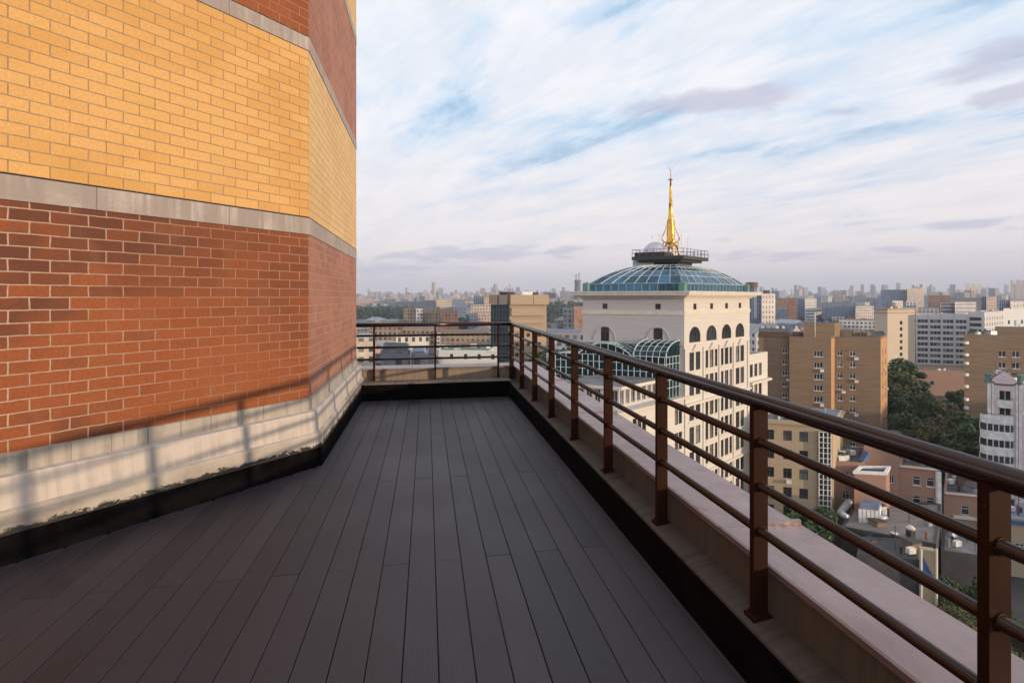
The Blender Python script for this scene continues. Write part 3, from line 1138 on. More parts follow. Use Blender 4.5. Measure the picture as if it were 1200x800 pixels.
for x in (-0.915, 0.151, 1.30):
    b = MB()
    b.box(x - PD / 2, x + PD / 2, FY - PW / 2, FY + PW / 2, 0.25, ZT - 0.02)
    bevel(b.build('post', ['post'], rl), 0.003)
b = MB()
b.box(RX - PW / 2, RX + PW / 2, FY - PW / 2, FY + PW / 2, 0.24, ZT - 0.02)
bevel(b.build('post', ['post'], rl), 0.003)


# ------------------------------------------------------------------ the stone tower next door
random.seed(11)


def offset_poly(poly, d):
    n = len(poly)
    out = []
    for i in range(n):
        p0, p1, p2 = Vector(poly[i - 1]), Vector(poly[i]), Vector(poly[(i + 1) % n])
        e1, e2 = (p1 - p0).normalized(), (p2 - p1).normalized()
        n1, n2 = Vector((e1.y, -e1.x)), Vector((e2.y, -e2.x))
        k = n1 + n2
        out.append(p1 + k / max(0.3, k.dot(n1)) * d)
    return out


TC = RD(26.7, 75.0)
TL = RD(26.7 - 14.84, 81.0) - TC
TR = RD(26.7 + 17.5, 90.0) - TC
tplan = [TC + TL, TC, TC + TR, TC + TL + TR]
tcen = TC + TL * 0.5 + TR * 0.5
Lh, Rh = TL.normalized(), TR.normalized()
tower = thing('stone_tower', 'cream stone office tower with a blue glass roof and a gilded spire', 'tower', (tcen.x, tcen.y, GZ))
b = MB()
rotL = math.atan2(-TL.y, -TL.x)
rotR = math.atan2(TR.y, TR.x)
LL, LR = TL.length, TR.length


def arch_open(b, a, t, uc, w, zb, zt, rise, proud=0.0, mat=0):
    """spandrels that turn the top of a square opening into an arch"""
    n = 10
    nin = Vector((-t.y, t.x))
    P = lambda u, z, k=0.0: (a.x + t.x * u + nin.x * k, a.y + t.y * u + nin.y * k, z)
    for sgn in (-1, 1):
        arc = []
        for i in range(n + 1):
            an = math.pi / 2 * i / n
            arc.append((uc + sgn * w / 2 * math.cos(an), zt - rise + rise * math.sin(an)))
        corner = (uc + sgn * w / 2, zt)
        for i in range(n):
            tri = [P(*corner), P(*arc[i]), P(*arc[i + 1])]
            b.poly(tri if sgn < 0 else tri[::-1], mat)
            q = [P(*arc[i]), P(*arc[i], 0.2), P(*arc[i + 1], 0.2), P(*arc[i + 1])]
            b.poly(q, mat)


# left face: two small square windows over two tall arched ones
A = tplan[0]
tl = (TC - A).normalized()
opens = []
for f in (0.231, 0.755):
    u = f * LL
    opens += [(u - 0.42, u + 0.42, -0.2, 0.68), (u - 0.70, u + 0.70, -5.5, -2.98)]
    p = A + tl * u
    put_child(window_mesh(0.84, 0.88, 'mullion', 'frame_dark'), 'window', tower, p, 0.24, rotL)
    put_child(window_mesh(1.4, 2.52, 'cross', 'frame_dark'), 'arched_window', tower, p, -4.24, rotL)
    arch_open(b, A, tl, u, 1.4, -5.5, -2.98, 0.22)
wall_open(b, A, TC, GZ, 1.75, opens, 1)
# right face: four bays, each with an attic light, an arch and rows of tall lights
rows_z = [-8.45 - 3.93 * k for k in range(7)]
tr = TR / LR
opens = []
bays = [(0.14, (0.098, 0.182)), (0.375, (0.307, 0.375, 0.443)), (0.605, (0.537, 0.605, 0.673)), (0.827, (0.788, 0.868))]
for (f, lights) in bays:
    u = f * LR
    p = TC + tr * u
    opens += [(u - 0.5, u + 0.5, -0.25, 0.72), (u - 1.75, u + 1.75, -5.45, -2.95)]
    put_child(window_mesh(1.0, 0.97, 'plain', 'frame_dark'), 'window', tower, p, 0.235, rotR)
    put_child(window_mesh(3.5, 2.5, 'triple', 'frame_dark'), 'arched_window', tower, p, -4.2, rotR)
    arch_open(b, TC, tr, u, 3.5, -5.45, -2.95, 1.65)
    for li, lf in enumerate(lights):
        w = 1.45 if len(lights) == 2 else (1.30 if li == 1 else 0.92)
        for z in rows_z:
            ul = lf * LR
            opens.append((ul - w / 2, ul + w / 2, z - 1.45, z + 1.45))
            put_child(window_mesh(w, 2.9, 'bar', 'frame_dark', 'glass_pale' if random.random() < 0.25 else 'glass'), 'window', tower, TC + tr * ul, z, rotR)
wall_open(b, TC, tplan[2], GZ, 1.75, opens, 0)
for i in (2, 3):
    a, e = tplan[i], tplan[(i + 1) % 4]
    b.poly([(a.x, a.y, GZ), (e.x, e.y, GZ), (e.x, e.y, 1.75), (a.x, a.y, 1.75)], 0)
b.build('wall', ['cream_stone', 'grey_shaded_stone'], tower)
# cornice, string course, belts and pilasters
b = MB()
for (d, z0, z1) in ((0.30, 1.55, 1.80), (0.75, 1.80, 2.05), (1.25, 2.05, 2.42), (1.38, 2.42, 2.66)):
    b.prism(offset_poly(tplan, d), z0, z1, 0, 0, True)
b.build('cornice', ['cornice'], tower)
b = MB()
b.prism(offset_poly(tplan, 0.10), -1.08, -0.43, 0, 0, True)
b.build('string_course', ['cornice'], tower)
b = MB()


def on_right(u0, u1, z0, z1, proud, back=0.0, mat=0):
    n = Vector((tr.y, -tr.x))
    q = [TC + tr * u0 + n * proud, TC + tr * u1 + n * proud, TC + tr * u1 - n * back, TC + tr * u0 - n * back]
    b.prism([(p.x, p.y) for p in q], z0, z1, mat, mat, True)


for f in (0.012, 0.258, 0.49, 0.718, 0.965):
    on_right(f * LR - 0.28, f * LR + 0.28, GZ, -6.3, 0.16)
for z, pr in ((-15.05, 0.40), (-26.8, 0.3), (-38.6, 0.3)):
    on_right(0, LR, z - 0.22, z + 0.22, pr, -0.001)
for (f, lights) in bays:                 # sills and small gablets over the first row
    u = f * LR
    for z in rows_z:
        on_right(u - 2.0, u + 2.0, z - 1.75, z - 1.50, 0.09, -0.002)
    n = Vector((tr.y, -tr.x)) * 0.3
    base = [TC + tr * (u - 1.05), TC + tr * (u + 1.05), TC + tr * u]
    zz = (-6.75, -6.75, -5.75)
    fr = [(*(p + n), z) for p, z in zip(base, zz)]
    bk = [(*p, z) for p, z in zip(base, zz)]
    b.poly(fr)
    b.poly([bk[0], fr[0], fr[2], bk[2]])
    b.poly([fr[1], bk[1], bk[2], fr[2]])
    b.poly([bk[0], bk[1], fr[1], fr[0]])
b.build('pilasters', ['cream_stone'], tower)
b = MB()                                 # blind arches drawn in relief round the left face windows
for f in (0.231, 0.755):
    n = Vector((tl.y, -tl.x))
    pts = []
    for i in range(17):
        an = math.pi * i / 16
        p = A + tl * (f * LL - 1.75 * math.cos(an)) + n * 0.03
        pts.append((p.x, p.y, -5.4 + 2.35 * math.sin(an)))
    b.tube(pts, 0.07, 6)
p, q = A + tl * 0.0, A + tl * LL
n = Vector((tl.y, -tl.x)) * 0.12
b.obox((p.x + n.x, p.y + n.y, -5.7), (q.x + n.x, q.y + n.y, -5.7), 0.24, 0.10)
b.build('arch_moulding', ['grey_shaded_stone'], tower)

# further, lower bay with its balcony beyond the right face
fb = TC + TR * 1.002
wing2 = [fb, fb + Rh * 9.0, fb + Rh * 9.0 + Lh * 9, fb + Lh * 9]
n = Vector((tr.y, -tr.x))
wing2 = [p - n * 0.4 for p in wing2]
block('', '', '', wing2, -9.8, 'cream_stone', 'roof_grey',
      {0: [dict(us=(0.18, 0.40, 0.62), zs=rows(-12.2, 3.93, 3), w=1.3, h=2.4, style='bar', frame='frame_dark')]}, root=tower, partname='side_bay')
b = MB()
q = [fb + Rh * 0.2 + n * 0.4, fb + Rh * 9.15 + n * 0.4, fb + Rh * 9.3 - n * 0.38, fb + Rh * 0.2 - n * 0.38]
b.prism([(p.x, p.y) for p in q], -14.6, -14.2, 0, 0, True)
b.prism([(p.x, p.y) for p in q], -26.6, -26.2, 0, 0, True)
b.build('balcony', ['cornice'], tower)

# wing that comes towards the terrace, its roof a terrace of its own
w0 = TC - TR * 0.8
wplan = [w0 + TL * 1.15, w0, TC - Rh * 0.02, TC + TL * 1.15 - Rh * 0.02]
wr = [-16.9 - 3.93 * k + 0.0 for k in range(8)]
block('', '', '', wplan, -14.1, 'cream_stone', 'roof_grey',
      {1: [dict(us=(0.10, 0.15, 0.30, 0.36, 0.42, 0.60, 0.66, 0.72, 0.88, 0.94), zs=[-16.31 - 3.93 * k for k in range(2)], w=0.95, h=2.7, style='bar', frame='frame_dark')]}, root=tower, partname='wing_wall', parap=0.5)
b = MB()
for (d, z0, z1) in ((0.35, -14.0, -13.75), (0.55, -13.75, -13.55)):
    b.prism(offset_poly([Vector(p) for p in wplan], d), z0, z1, 0, 0, True)
b.build('wing_cornice', ['cornice'], tower)
ph = [w0 + TR * 0.20 + TL * 0.62, w0 + TR * 0.20 + TL * 0.10, w0 + TR * 0.60 + TL * 0.10, w0 + TR * 0.60 + TL * 0.62]
block('', '', '', ph, -10.9, 'grey_shaded_stone', 'roof_grey', {
    0: [dict(us=[(i + .5) / 7 for i in range(7)], zs=(-12.15,), w=0.85, h=2.0, style='mullion', frame='steel_pale')],
    1: [dict(us=[(i + .5) / 7 for i in range(7)], zs=(-12.15,), w=0.85, h=2.0, style='mullion', frame='steel_pale')]}, z0=-13.6, root=tower, partname='roof_pavilion', parap=0.0)
b = MB()
b.prism(offset_poly(ph, 0.8), -10.85, -10.45, 0, 1, True)
b.build('pavilion_roof', ['cornice', 'roof_grey'], tower)

# teal glass atrium against the left face
at0 = TC - TR * 0.17
aplan = [at0 + TL * 1.12, at0 + TL * 0.04, TC + TL * 0.04 - Rh * 0.05, TC + TL * 1.12 - Rh * 0.05]
atr = MB()
bars = MB()
zt, zbm = -7.3, -13.5
atr.prism([(p.x, p.y) for p in aplan], zbm, zt, 0)
for ed in (0, 1):
    a, e = aplan[ed], aplan[ed + 1]
    L = (e - a).length
    t = (e - a) / L
    nn = Vector((t.y, -t.x)) * 0.05
    for i in range(int(L / 0.9) + 1):
        p = a + t * min(L, i * 0.9) + nn
        bars.obox((p.x, p.y, zbm), (p.x, p.y, zt), 0.09, 0.09)
    for z in (-8.4, -9.6, -10.8, -12.0, zt):
        bars.obox((*(a + nn), z), (*(e + nn), z), 0.08, 0.09)
# flat arch vault over the middle, axis square to the tower face
back = TR * 0.168


def vault(f0, f1, rise, nseg=14, nb=2, r=0.09, tmat=1):
    c0, c1 = at0 + TL * f0, at0 + TL * f1
    prev = None
    for i in range(nseg + 1):
        k = i / nseg
        p = c0 + (c1 - c0) * k
        z = zt + rise * (1 - (2 * k - 1) ** 2)
        cur = (p, z)
        if prev:
            atr.poly([(*prev[0], prev[1]), (*(p), z), (*(p + back), z), (*(prev[0] + back), prev[1])])
            atr.poly([(*p, zt), (*prev[0], zt), (*prev[0], prev[1]), (*p, z)])
        if i % 2 == 0:
            bars.obox((*p, zt), (*p, z + 0.01), 0.08, 0.08, 0)
        bars.obox((*p, z + 0.05), (*(p + back), z + 0.05), 0.07, 0.07, 0)
        prev = cur
    for kk in (-0.004, 0.33, 0.66, 1.0):
        pts = []
        for i in range(nseg + 1):
            k = i / nseg
            p = c0 + (c1 - c0) * k + back * kk
            pts.append((p.x, p.y, zt + rise * (1 - (2 * k - 1) ** 2) + 0.06))
        bars.tube(pts, r if kk < 0.1 else 0.06, 6, tmat)


vault(0.88, 0.36, 1.75, tmat=0)
# quarter round vault beside it, its axis along the face
c0, c1 = at0 + TL * 0.34, at0 + TL * 0.04
prev = None
NS = 9
for i in range(NS + 1):
    an = math.pi / 2 * i / NS
    off = back * (1 - math.cos(an))
    z = zt + 2.3 * math.sin(an)
    if prev:
        atr.poly([(*(c0 + prev[0]), prev[1]), (*(c1 + prev[0]), prev[1]), (*(c1 + off), z), (*(c0 + off), z)])
        atr.poly([(*(c1 + prev[0]), zt), (*(c1 + off), zt), (*(c1 + off), z), (*(c1 + prev[0]), prev[1])])
    if i % 2 == 0:
        bars.obox((*(c0 + off), z + 0.04), (*(c1 + off), z + 0.04), 0.07, 0.07)
    prev = (off, z)
for f in [j / 5 for j in range(6)]:
    pts = []
    for i in range(NS + 1):
        an = math.pi / 2 * i / NS
        p = c0 + (c1 - c0) * f + back * (1 - math.cos(an))
        pts.append((p.x, p.y, zt + 2.3 * math.sin(an) + 0.05))
    bars.tube(pts, 0.11 if f in (0, 1) else 0.06, 6)
atr.build('glass_atrium', ['glass_teal'], tower)
bars.build('atrium_bars', ['mullion'], tower)
b = MB()
p = at0 + TL * 0.72 + back * 0.5
b.tube([(*p, -6.4), (*(p - Lh * 2.4), -6.4)], 0.75, 14, 0)
b.tube([(*(p + Lh * 0.05), -6.4), (*(p + Lh * 1.3), -6.4)], 0.76, 14, 1)
b.build('roof_drum', ['cornice', 'mullion'], tower)

# glass roof: a glazed band, then panes curving in to the platform
gl, gb, gt = MB(), MB(), MB()
g0 = offset_poly(tplan, -0.5)
gl.prism([(p.x, p.y) for p in g0], 2.66, 3.85, 0)
for i in range(4):
    a, e = g0[i], g0[(i + 1) % 4]
    n = int((e - a).length / 1.2)
    for k in range(n + 1):
        p = a + (e - a) * k / n
        gb.obox((*p, 2.67), (*p, 3.9), 0.12, 0.12, 0)
    gb.obox((*a, 2.72), (*e, 2.72), 0.14, 0.14, 0)
    gb.obox((*a, 3.88), (*e, 3.88), 0.16, 0.16, 0)
NR = 5


def ring(i):
    f = i / NR
    k = 1 - 0.78 * f
    z = 3.95 + 3.35 * math.sin(f * math.pi / 2) ** 0.85
    return [tcen + (p - tcen) * k * 0.985 for p in g0], z


gcols = MB()
for i in range(4):
    ncol = 8 if i % 2 == 0 else 10
    for k in range(NR):
        (r0, z0), (r1, z1) = ring(k), ring(k + 1)
        a0, e0, a1, e1 = r0[i], r0[(i + 1) % 4], r1[i], r1[(i + 1) % 4]
        for c in range(ncol):
            f0, f1 = c / ncol, (c + 1) / ncol
            L_ = lambda x, y, f: x + (y - x) * f
            jz = random.uniform(-0.02, 0.02)
            gl.poly([(*L_(a0, e0, f0), z0 + jz), (*L_(a0, e0, f1), z0), (*L_(a1, e1, f1), z1 + jz), (*L_(a1, e1, f0), z1)], 1 if random.random() < 0.3 else 0)
        gb.obox((*a0, z0 + 0.03), (*e0, z0 + 0.03), 0.08, 0.08, 1)
    for c in range(ncol + 1):
        for k in range(NR):
            (r0, z0), (r1, z1) = ring(k), ring(k + 1)
            f = c / ncol
            p = r0[i] + (r0[(i + 1) % 4] - r0[i]) * f
            q = r1[i] + (r1[(i + 1) % 4] - r1[i]) * f
            gb.obox((*p, z0 + 0.04), (*q, z1 + 0.04), 0.09 if c % ncol else 0.16, 0.09, 1)
M['glass_blue_dark'] = glass_mat('dark_blue_roof_glass', (0.03, 0.08, 0.125), 0.10, 0.5, 0.4, 0.5)
gl.build('glass_roof', ['glass_blue', 'glass_blue_dark'], tower)
gb.build('roof_bars', ['mullion_green', 'mullion'], tower)
for (k, dd) in ((0, 0), (1, 0), (2, 0)):  # green corner turrets on the cornice
    p = offset_poly(tplan, -0.35)[k]
    b = MB()
    s = 0.42
    q = [p + Lh * s - Rh * s, p - Lh * s - Rh * s, p - Lh * s + Rh * s, p + Lh * s + Rh * s]
    b.prism([(x.x, x.y) for x in q], 2.66, 3.95, 0)
    ap = (p.x, p.y, 4.3)
    qo = [p + (x - p) * 1.12 for x in q]
    for j in range(4):
        b.poly([(*qo[j], 3.95), (*qo[(j + 1) % 4], 3.95), ap], 0)
    b.build('corner_turret', ['mullion_green'], tower)
# viewing platform, railing, plant
PZ = 8.75
b = MB()


def rect(c, hl, hr):
    return [c + Lh * hl - Rh * hr, c - Lh * hl - Rh * hr, c - Lh * hl + Rh * hr, c + Lh * hl + Rh * hr]


for (h1, z0, z1) in ((2.4, 7.3, 7.75), (3.5, 7.75, 8.15), (4.25, 8.15, 8.75)):
    b.prism([(p.x, p.y) for p in rect(tcen, h1, h1)], z0, z1, 0, 0, True)
b.build('platform', ['steel_dark'], tower)
b = MB()
pr = rect(tcen, 4.2, 4.2)
for i in range(4):
    a, e = pr[i], pr[(i + 1) % 4]
    for k in range(7):
        p = a + (e - a) * k / 7
        b.obox((*p, PZ), (*p, PZ + 1.2), 0.07, 0.07)
    for z in (0.6, 1.2):
        b.obox((*a, PZ + z), (*e, PZ + z), 0.06, 0.06)
b.build('platform_railing', ['steel_dark'], tower)
b = MB()
hc = tcen + Lh * 3.1 - Rh * 2.0
b.prism([(p.x, p.y) for p in rect(hc, 1.7, 1.0)], 6.3, 8.14, 0, 0, True)
b.build('stair_housing', ['mullion'], tower)
b = MB()
hc = tcen + Lh * 1.6 - Rh * 2.6
b.prism([(p.x, p.y) for p in rect(hc, 2.5, 1.1)], PZ, PZ + 0.75, 0, 0, True)
b.build('plant_box', ['steel_dark'], tower)
m, t, bs = new_mat('dome_glass_mat')
bs.inputs['Base Color'].default_value = (0.62, 0.60, 0.70, 1)
bs.inputs['Roughness'].default_value = 0.12
bs.inputs['Alpha'].default_value = 0.42
M['dome'] = m
dc = tcen + Lh * 2.0 - Rh * 1.2
b, b2 = MB(), MB()
prof = [(2.25 * math.cos(a), 2.45 * math.sin(a)) for a in [math.pi / 2 * i / 8 for i in range(8)]] + [(0.05, 2.45)]
b.lathe((dc.x, dc.y, PZ + 0.2), prof, 20)
dome = b.build('glass_dome', ['dome'], tower, True)
for k in range(10):
    an = math.pi * 2 * k / 10
    b2.tube([(dc.x + r * math.cos(an), dc.y + r * math.sin(an), PZ + 0.2 + z) for r, z in prof], 0.04, 5)
b2.build('dome_ribs', ['steel_pale'], tower)
# gilded spire
b = MB()
S0 = (tcen.x, tcen.y, PZ)
X, Y, Z0 = tcen.x, tcen.y, PZ
b.lathe(S0, [(0.62, 2.3), (0.95, 2.6), (0.70, 3.0), (0.74, 4.2), (0.62, 5.6), (0.52, 6.6), (0.55, 6.7), (0.40, 7.2), (0.33, 9.4), (0.38, 9.5), (0.30, 9.6), (0.22, 12.0), (0.13, 13.6), (0.42, 13.7), (0.42, 13.8), (0.08, 13.9), (0.05, 15.4)], 8)
for k in range(4):
    an = math.pi / 4 + math.pi / 2 * k + rotR
    ca, sa = math.cos(an), math.sin(an)
    P3 = lambda r, z: (X + r * ca, Y + r * sa, Z0 + z)
    b.tube([P3(1.45, 0), P3(1.40, 0.9), P3(1.15, 1.7), P3(0.75, 2.3), P3(0.55, 2.7)], [0.20, 0.18, 0.17, 0.20, 0.2], 6)
    b.tube([P3(1.35, 0), P3(1.30, 2.6)], 0.10, 6)
    b.tube([P3(0.6, 2.5), P3(1.2, 2.75), P3(1.55, 3.3), P3(1.35, 3.9), P3(0.95, 4.7), P3(0.68, 5.6), P3(0.55, 6.6)], [0.10, 0.11, 0.11, 0.09, 0.08, 0.07, 0.06], 6)
    an2 = an + math.pi / 4
    arc = [(X + 1.35 * (math.cos(an) * (1 - f) + math.cos(an + math.pi / 2) * f), Y + 1.35 * (math.sin(an) * (1 - f) + math.sin(an + math.pi / 2) * f), Z0 + 1.3 + 0.9 * math.sin(math.pi * f)) for f in [i / 8 for i in range(9)]]
    b.tube(arc, 0.09, 6)
for s in (-1, 1):
    b.tube([(X, Y, Z0 + 15.3), (X + s * 0.30 * CS, Y - s * 0.30 * SN, Z0 + 15.8)], 0.05, 5)
    b.lathe((X + s * 0.30 * CS, Y - s * 0.30 * SN, Z0 + 15.7), [(0.02, 0), (0.11, 0.1), (0.02, 0.2)], 6)
b.build('spire', ['gold'], tower, True)
for (l, r, h) in ((1.7, -2.6, 4.2), (1.2, -1.4, 4.6), (-1.6, 0.4, 4.6), (-2.2, 1.4, 4.0)):
    b = MB()
    p = tcen + Lh * l + Rh * r
    b.tube([(p.x, p.y, PZ), (p.x, p.y, PZ + h * 0.8)], [0.06, 0.04], 5)
    b.lathe((p.x, p.y, PZ + h * 0.8), [(0.03, 0), (0.10, 0.1), (0.02, 0.25)], 6)
    b.build('mast', ['steel_pale'], tower)

# ------------------------------------------------------------------ named buildings of the middle distance
W2 = lambda us, top, pitch, n, w=1.5, h=1.6, **k: dict(us=us, zs=rows(top, pitch, n), w=w, h=h, **k)
even = lambda n, a=0.0, c=1.0: [a + (c - a) * (i + 0.5) / n for i in range(n)]
OCC = [(tcen.x, tcen.y, 26), (0, 0, 45)]


def occ(o, r):
    OCC.append((o.location.x, o.location.y, r))
    return o


# tan brick block of flats right of the tower
root = thing('apartment_block', 'tan brick apartment block with a sunlit orange end, right of the stone tower', 'building', (*Q(970, 136), GZ))
a1, a2, a3, a4, a5 = Q(889, 133.5), Q(925, 131.5), Q(925, 130.0), Q(974, 127.6), Q(978, 130.8)
a6, a7, a8 = Q(1032, 128.0), Q(1040, 137.5), Q(1036, 152)
plan = [a1, a2, a3, a4, a5, a6, a7, a8, Q(889, 150)]
zt = Z(397, 129)
b = MB()
fl = rows(zt - 3.9, 3.02, 11)
spec = {0: [W2([0.86], zt - 3.4, 3.02, 11, 1.3, 1.5, sill=True)], 2: [W2([0.70], zt - 3.9, 3.02, 11, 2.1, 1.55, style='triple', sill=True)],
        4: [W2([0.12], zt - 3.9, 3.02, 11, 1.3, 1.5, sill=True), W2([0.40], zt - 3.9, 3.02, 11, 1.4, 1.5, sill=True)],
        5: [W2([0.3, 0.7], zt - 3.9, 3.02, 11, 1.4, 1.6)]}
for i in range(len(plan)):
    a, e = plan[i], plan[(i + 1) % len(plan)]
    top = Z(388.5, 133) if i == 0 else zt
    if i in spec:
        clad(root, b, a, e, GZ, top, spec[i], 1 if i == 5 else 0)
    else:
        L = (e - a).length
        b.poly([(a.x, a.y, GZ), (e.x, e.y, GZ), (e.x, e.y, top), (a.x, a.y, top)], 1 if i == 3 else 0, [(0, GZ), (L, GZ), (L, top), (0, top)])
parapet_ring(b, plan, zt, 0.5)
b.build('wall', ['tan_brick', 'tan_brick_sunlit'], root)
b = MB()
b.poly([(p.x, p.y, zt + 0.05) for p in plan])
hp = [a1, a2, Q(925, 146), Q(889, 149)]
b.prism([(p.x, p.y) for p in hp], zt + 0.06, Z(388.5, 133), 1, 0)
b.build('roof', ['roof_dark', 'tan_brick'], root)
b = MB()
q = quadplan(942, 134.5, 978, 133.2, 9)
q[2] = Q(986, 138)
b.prism([(p.x, p.y) for p in q], zt, Z(378.5, 134), 0, 1)
q2 = quadplan(987, 137, 998, 136.6, 3)
b.prism([(p.x, p.y) for p in q2], zt, Z(386.5, 137), 0, 1)
b.build('penthouse', ['tan_brick', 'roof_dark'], root)
b = MB()
p = Q(955, 134)
b.tube([(*p, zt), (*p, Z(366, 134))], 0.07, 5)
b.build('mast', ['steel_pale'], root)
for (pa_, pb_, f, lv) in ((a3, a4, 0.70, 1), (a3, a4, 0.70, 4), (a5, a6, 0.40, 0), (a5, a6, 0.40, 2), (a5, a6, 0.12, 3), (a5, a6, 0.40, 5), (a1, a2, 0.86, 2), (a6, a7, 0.3, 1), (a6, a7, 0.7, 3)):
    t = (pb_ - pa_).normalized()
    nn = Vector((t.y, -t.x))
    p = pa_ + (pb_ - pa_) * f + t * 0.7
    bb = MB()
    zz = zt - 3.9 - 3.02 * lv - 1.75
    bb.prism([(x.x, x.y) for x in (p - t * .45 + nn * .5, p + t * .45 + nn * .5, p + t * .45 + nn * .02, p - t * .45 + nn * .02)], zz, zz + 0.65, 0, 0, True)
    bb.build('air_conditioner', ['white_paint'], root)
for (px_, d_, h_) in ((905, 140, 2.6), (930, 140, 3.2), (1008, 135, 3.0), (1022, 134, 2.2), (965, 138, 5.5)):
    p = Q(px_, d_)
    bb = MB()
    bb.tube([(*p, zt), (*p, zt + h_)], 0.05, 5)
    bb.obox((*(p - RD(.6, 0)), zt + h_ * .9), (*(p + RD(.6, 0)), zt + h_ * .9), 0.05, 0.05)
    bb.obox((*(p - RD(.4, 0)), zt + h_ * .75), (*(p + RD(.4, 0)), zt + h_ * .75), 0.05, 0.05)
    bb.build('aerial', ['steel_dark'], root)
for (px_, d_, w_, h_) in ((1000, 140, 2.2, 1.5), (1015, 138, 1.4, 1.1), (935, 138, 1.6, 1.2)):
    p = Q(px_, d_)
    bb = MB()
    bb.prism([(p.x - w_ / 2, p.y - 1), (p.x + w_ / 2, p.y - 1), (p.x + w_ / 2, p.y + 1), (p.x - w_ / 2, p.y + 1)], zt, zt + h_, 0, 0)
    bb.build('vent_shaft', ['tan_brick'], root)
occ(root, 22)

# tan brick block at the right edge
q = quadplan(1130, 131, 1236, 126, 18)
zt = Z(394, 130)
root = block('apartment_block', 'tan brick apartment block at the right edge, behind the pink balcony house', 'building', q, zt, 'tan_brick', 'roof_dark',
             {0: [W2([0.43, 0.58, 0.8], zt - 4.6, 3.0, 11, 1.7, 1.6, style='mullion', sill=True)]}, parap=0.5)
b = MB()
q2 = quadplan(1166, 134, 1230, 131, 8)
b.prism([(p.x, p.y) for p in q2], zt, Z(384, 133), 0, 1)
b.build('penthouse', ['tan_brick', 'roof_dark'], root)
for k in range(10):                      # condensers and small balconies up the left corner
    bb = MB()
    p = Q(1130, 130.9) + RD(0.15, -0.45)
    zz = zt - 2.4 - 2.9 * k + random.uniform(-0.6, 0.6)
    bb.prism([(p.x + dx, p.y + dy) for dx, dy in ((-.45, -.3), (.45, -.3), (.45, .3), (-.45, .3))], zz, zz + 0.7, 0, 0, True)
    bb.build('air_conditioner', ['white_paint'], root)
occ(root, 26)

# pale office slab with a grid of windows
zt = Z(369.5, 280)
q = quadplan(1074, 284, 1134, 276, 22)
uu = [c + o for c in (0.125, 0.375, 0.625, 0.875) for o in (-0.07, 0.0, 0.07)]
root = block('office_block', 'long pale grey office block with a grid of square windows', 'building', q, zt, 'pale_office', 'roof_blue',
             {0: [W2(uu, zt - 3.4, 3.34, 8, 1.55, 1.9, style='plain', frame='frame_dark', pale=0.3)]}, parap=0.6)
occ(root, 30)
b = MB()
for f in (0, 0.25, 0.5, 0.75, 1.0):
    p = q[0] + (q[1] - q[0]) * f
    n = (q[1] - q[0]).normalized()
    n = Vector((n.y, -n.x)) * 0.25
    b.obox((*(p + n), GZ), (*(p + n), zt + 0.7), 0.45, 0.45)
b.build('pier', ['pale_office'], root)
zt2 = Z(366.5, 277)
q = [Q(1134.5, 277), Q(1152, 272), Q(1176, 296), Q(1160, 320)]
root = block('office_block', 'pale blue grey office block adjoining the gridded one', 'building', q, zt2, 'pale_office', 'roof_grey',
             {0: [W2(even(7), zt2 - 3.4, 3.34, 6, 1.3, 1.9, style='plain', frame='frame_dark')], 1: [W2(even(8), zt2 - 3.4, 3.34, 6, 1.6, 1.9, style='mullion', frame='white_paint', pale=0.7)]}, parap=0.6)
occ(root, 24)
q = quadplan(1176, 236, 1226, 250, 16)
zt2 = Z(362.5, 236)
root = block('white_building', 'white walled building with a dark roof edge and two dark windows at the right edge', 'building', q, zt2, 'white_render', 'roof_dark',
             {0: [dict(us=(0.12, 0.42, 0.68), zs=(zt2 - 6.3,), w=1.7, h=1.9, style='plain', frame='frame_dark', pale=0)]}, parap=0.3)
bb = MB()
p = q[0] + (q[1] - q[0]) * 0.25
n = (q[1] - q[0]).normalized()
n = Vector((n.y, -n.x)) * 0.06
bb.obox((*(p + n), zt2 - 8.2), (*(p + n), zt2 - 5.4), 1.9, 0.1)
M['teal_door'] = plain('teal_door_mat', (0.02, 0.16, 0.27), 0.5)
bb.build('door', ['teal_door'], root)
occ(root, 20)
# cream stair block in front of the offices
zt = Z(362.5, 250)
c0 = Q(1040, 250)
dr = RD(0.95, 0.312)
dl = RD(-0.30, 0.95)
q = [c0 + dl * 6.6, c0, c0 + dr * 20.6, c0 + dr * 20.6 + dl * 6.6]
root = block('stair_block', 'cream block with a single column of dark square windows', 'building', q, zt, 'cream_block', 'roof_grey',
             {1: [dict(us=(0.49,), zs=rows(Z(378.5, 250), 3.3, 8), w=2.0, h=1.9, style='plain', frame='frame_dark', pale=0)]}, parap=0.1)
bb = MB()
for (d, z0_, z1_) in ((0.3, zt - 1.9, zt - 1.5), (0.45, zt - 0.15, zt + 0.5)):
    bb.prism(offset_poly(q, d), z0_, z1_, 0, 0, True)
bb.build('cornice', ['tan_concrete'], root)
occ(root, 16)
# low roof and pinkish wall below the offices
q = quadplan(1068, 236, 1136, 232, 26)
root = block('low_building', 'low pinkish building with a brown flat roof behind the dark trees', 'building', q, Z(437, 232), 'salmon', 'roof_brown', {0: [W2((0.36,), Z(450, 232), 4, 1, 1.8, 2.2, style='plain')]}, parap=0.9)
occ(root, 28)

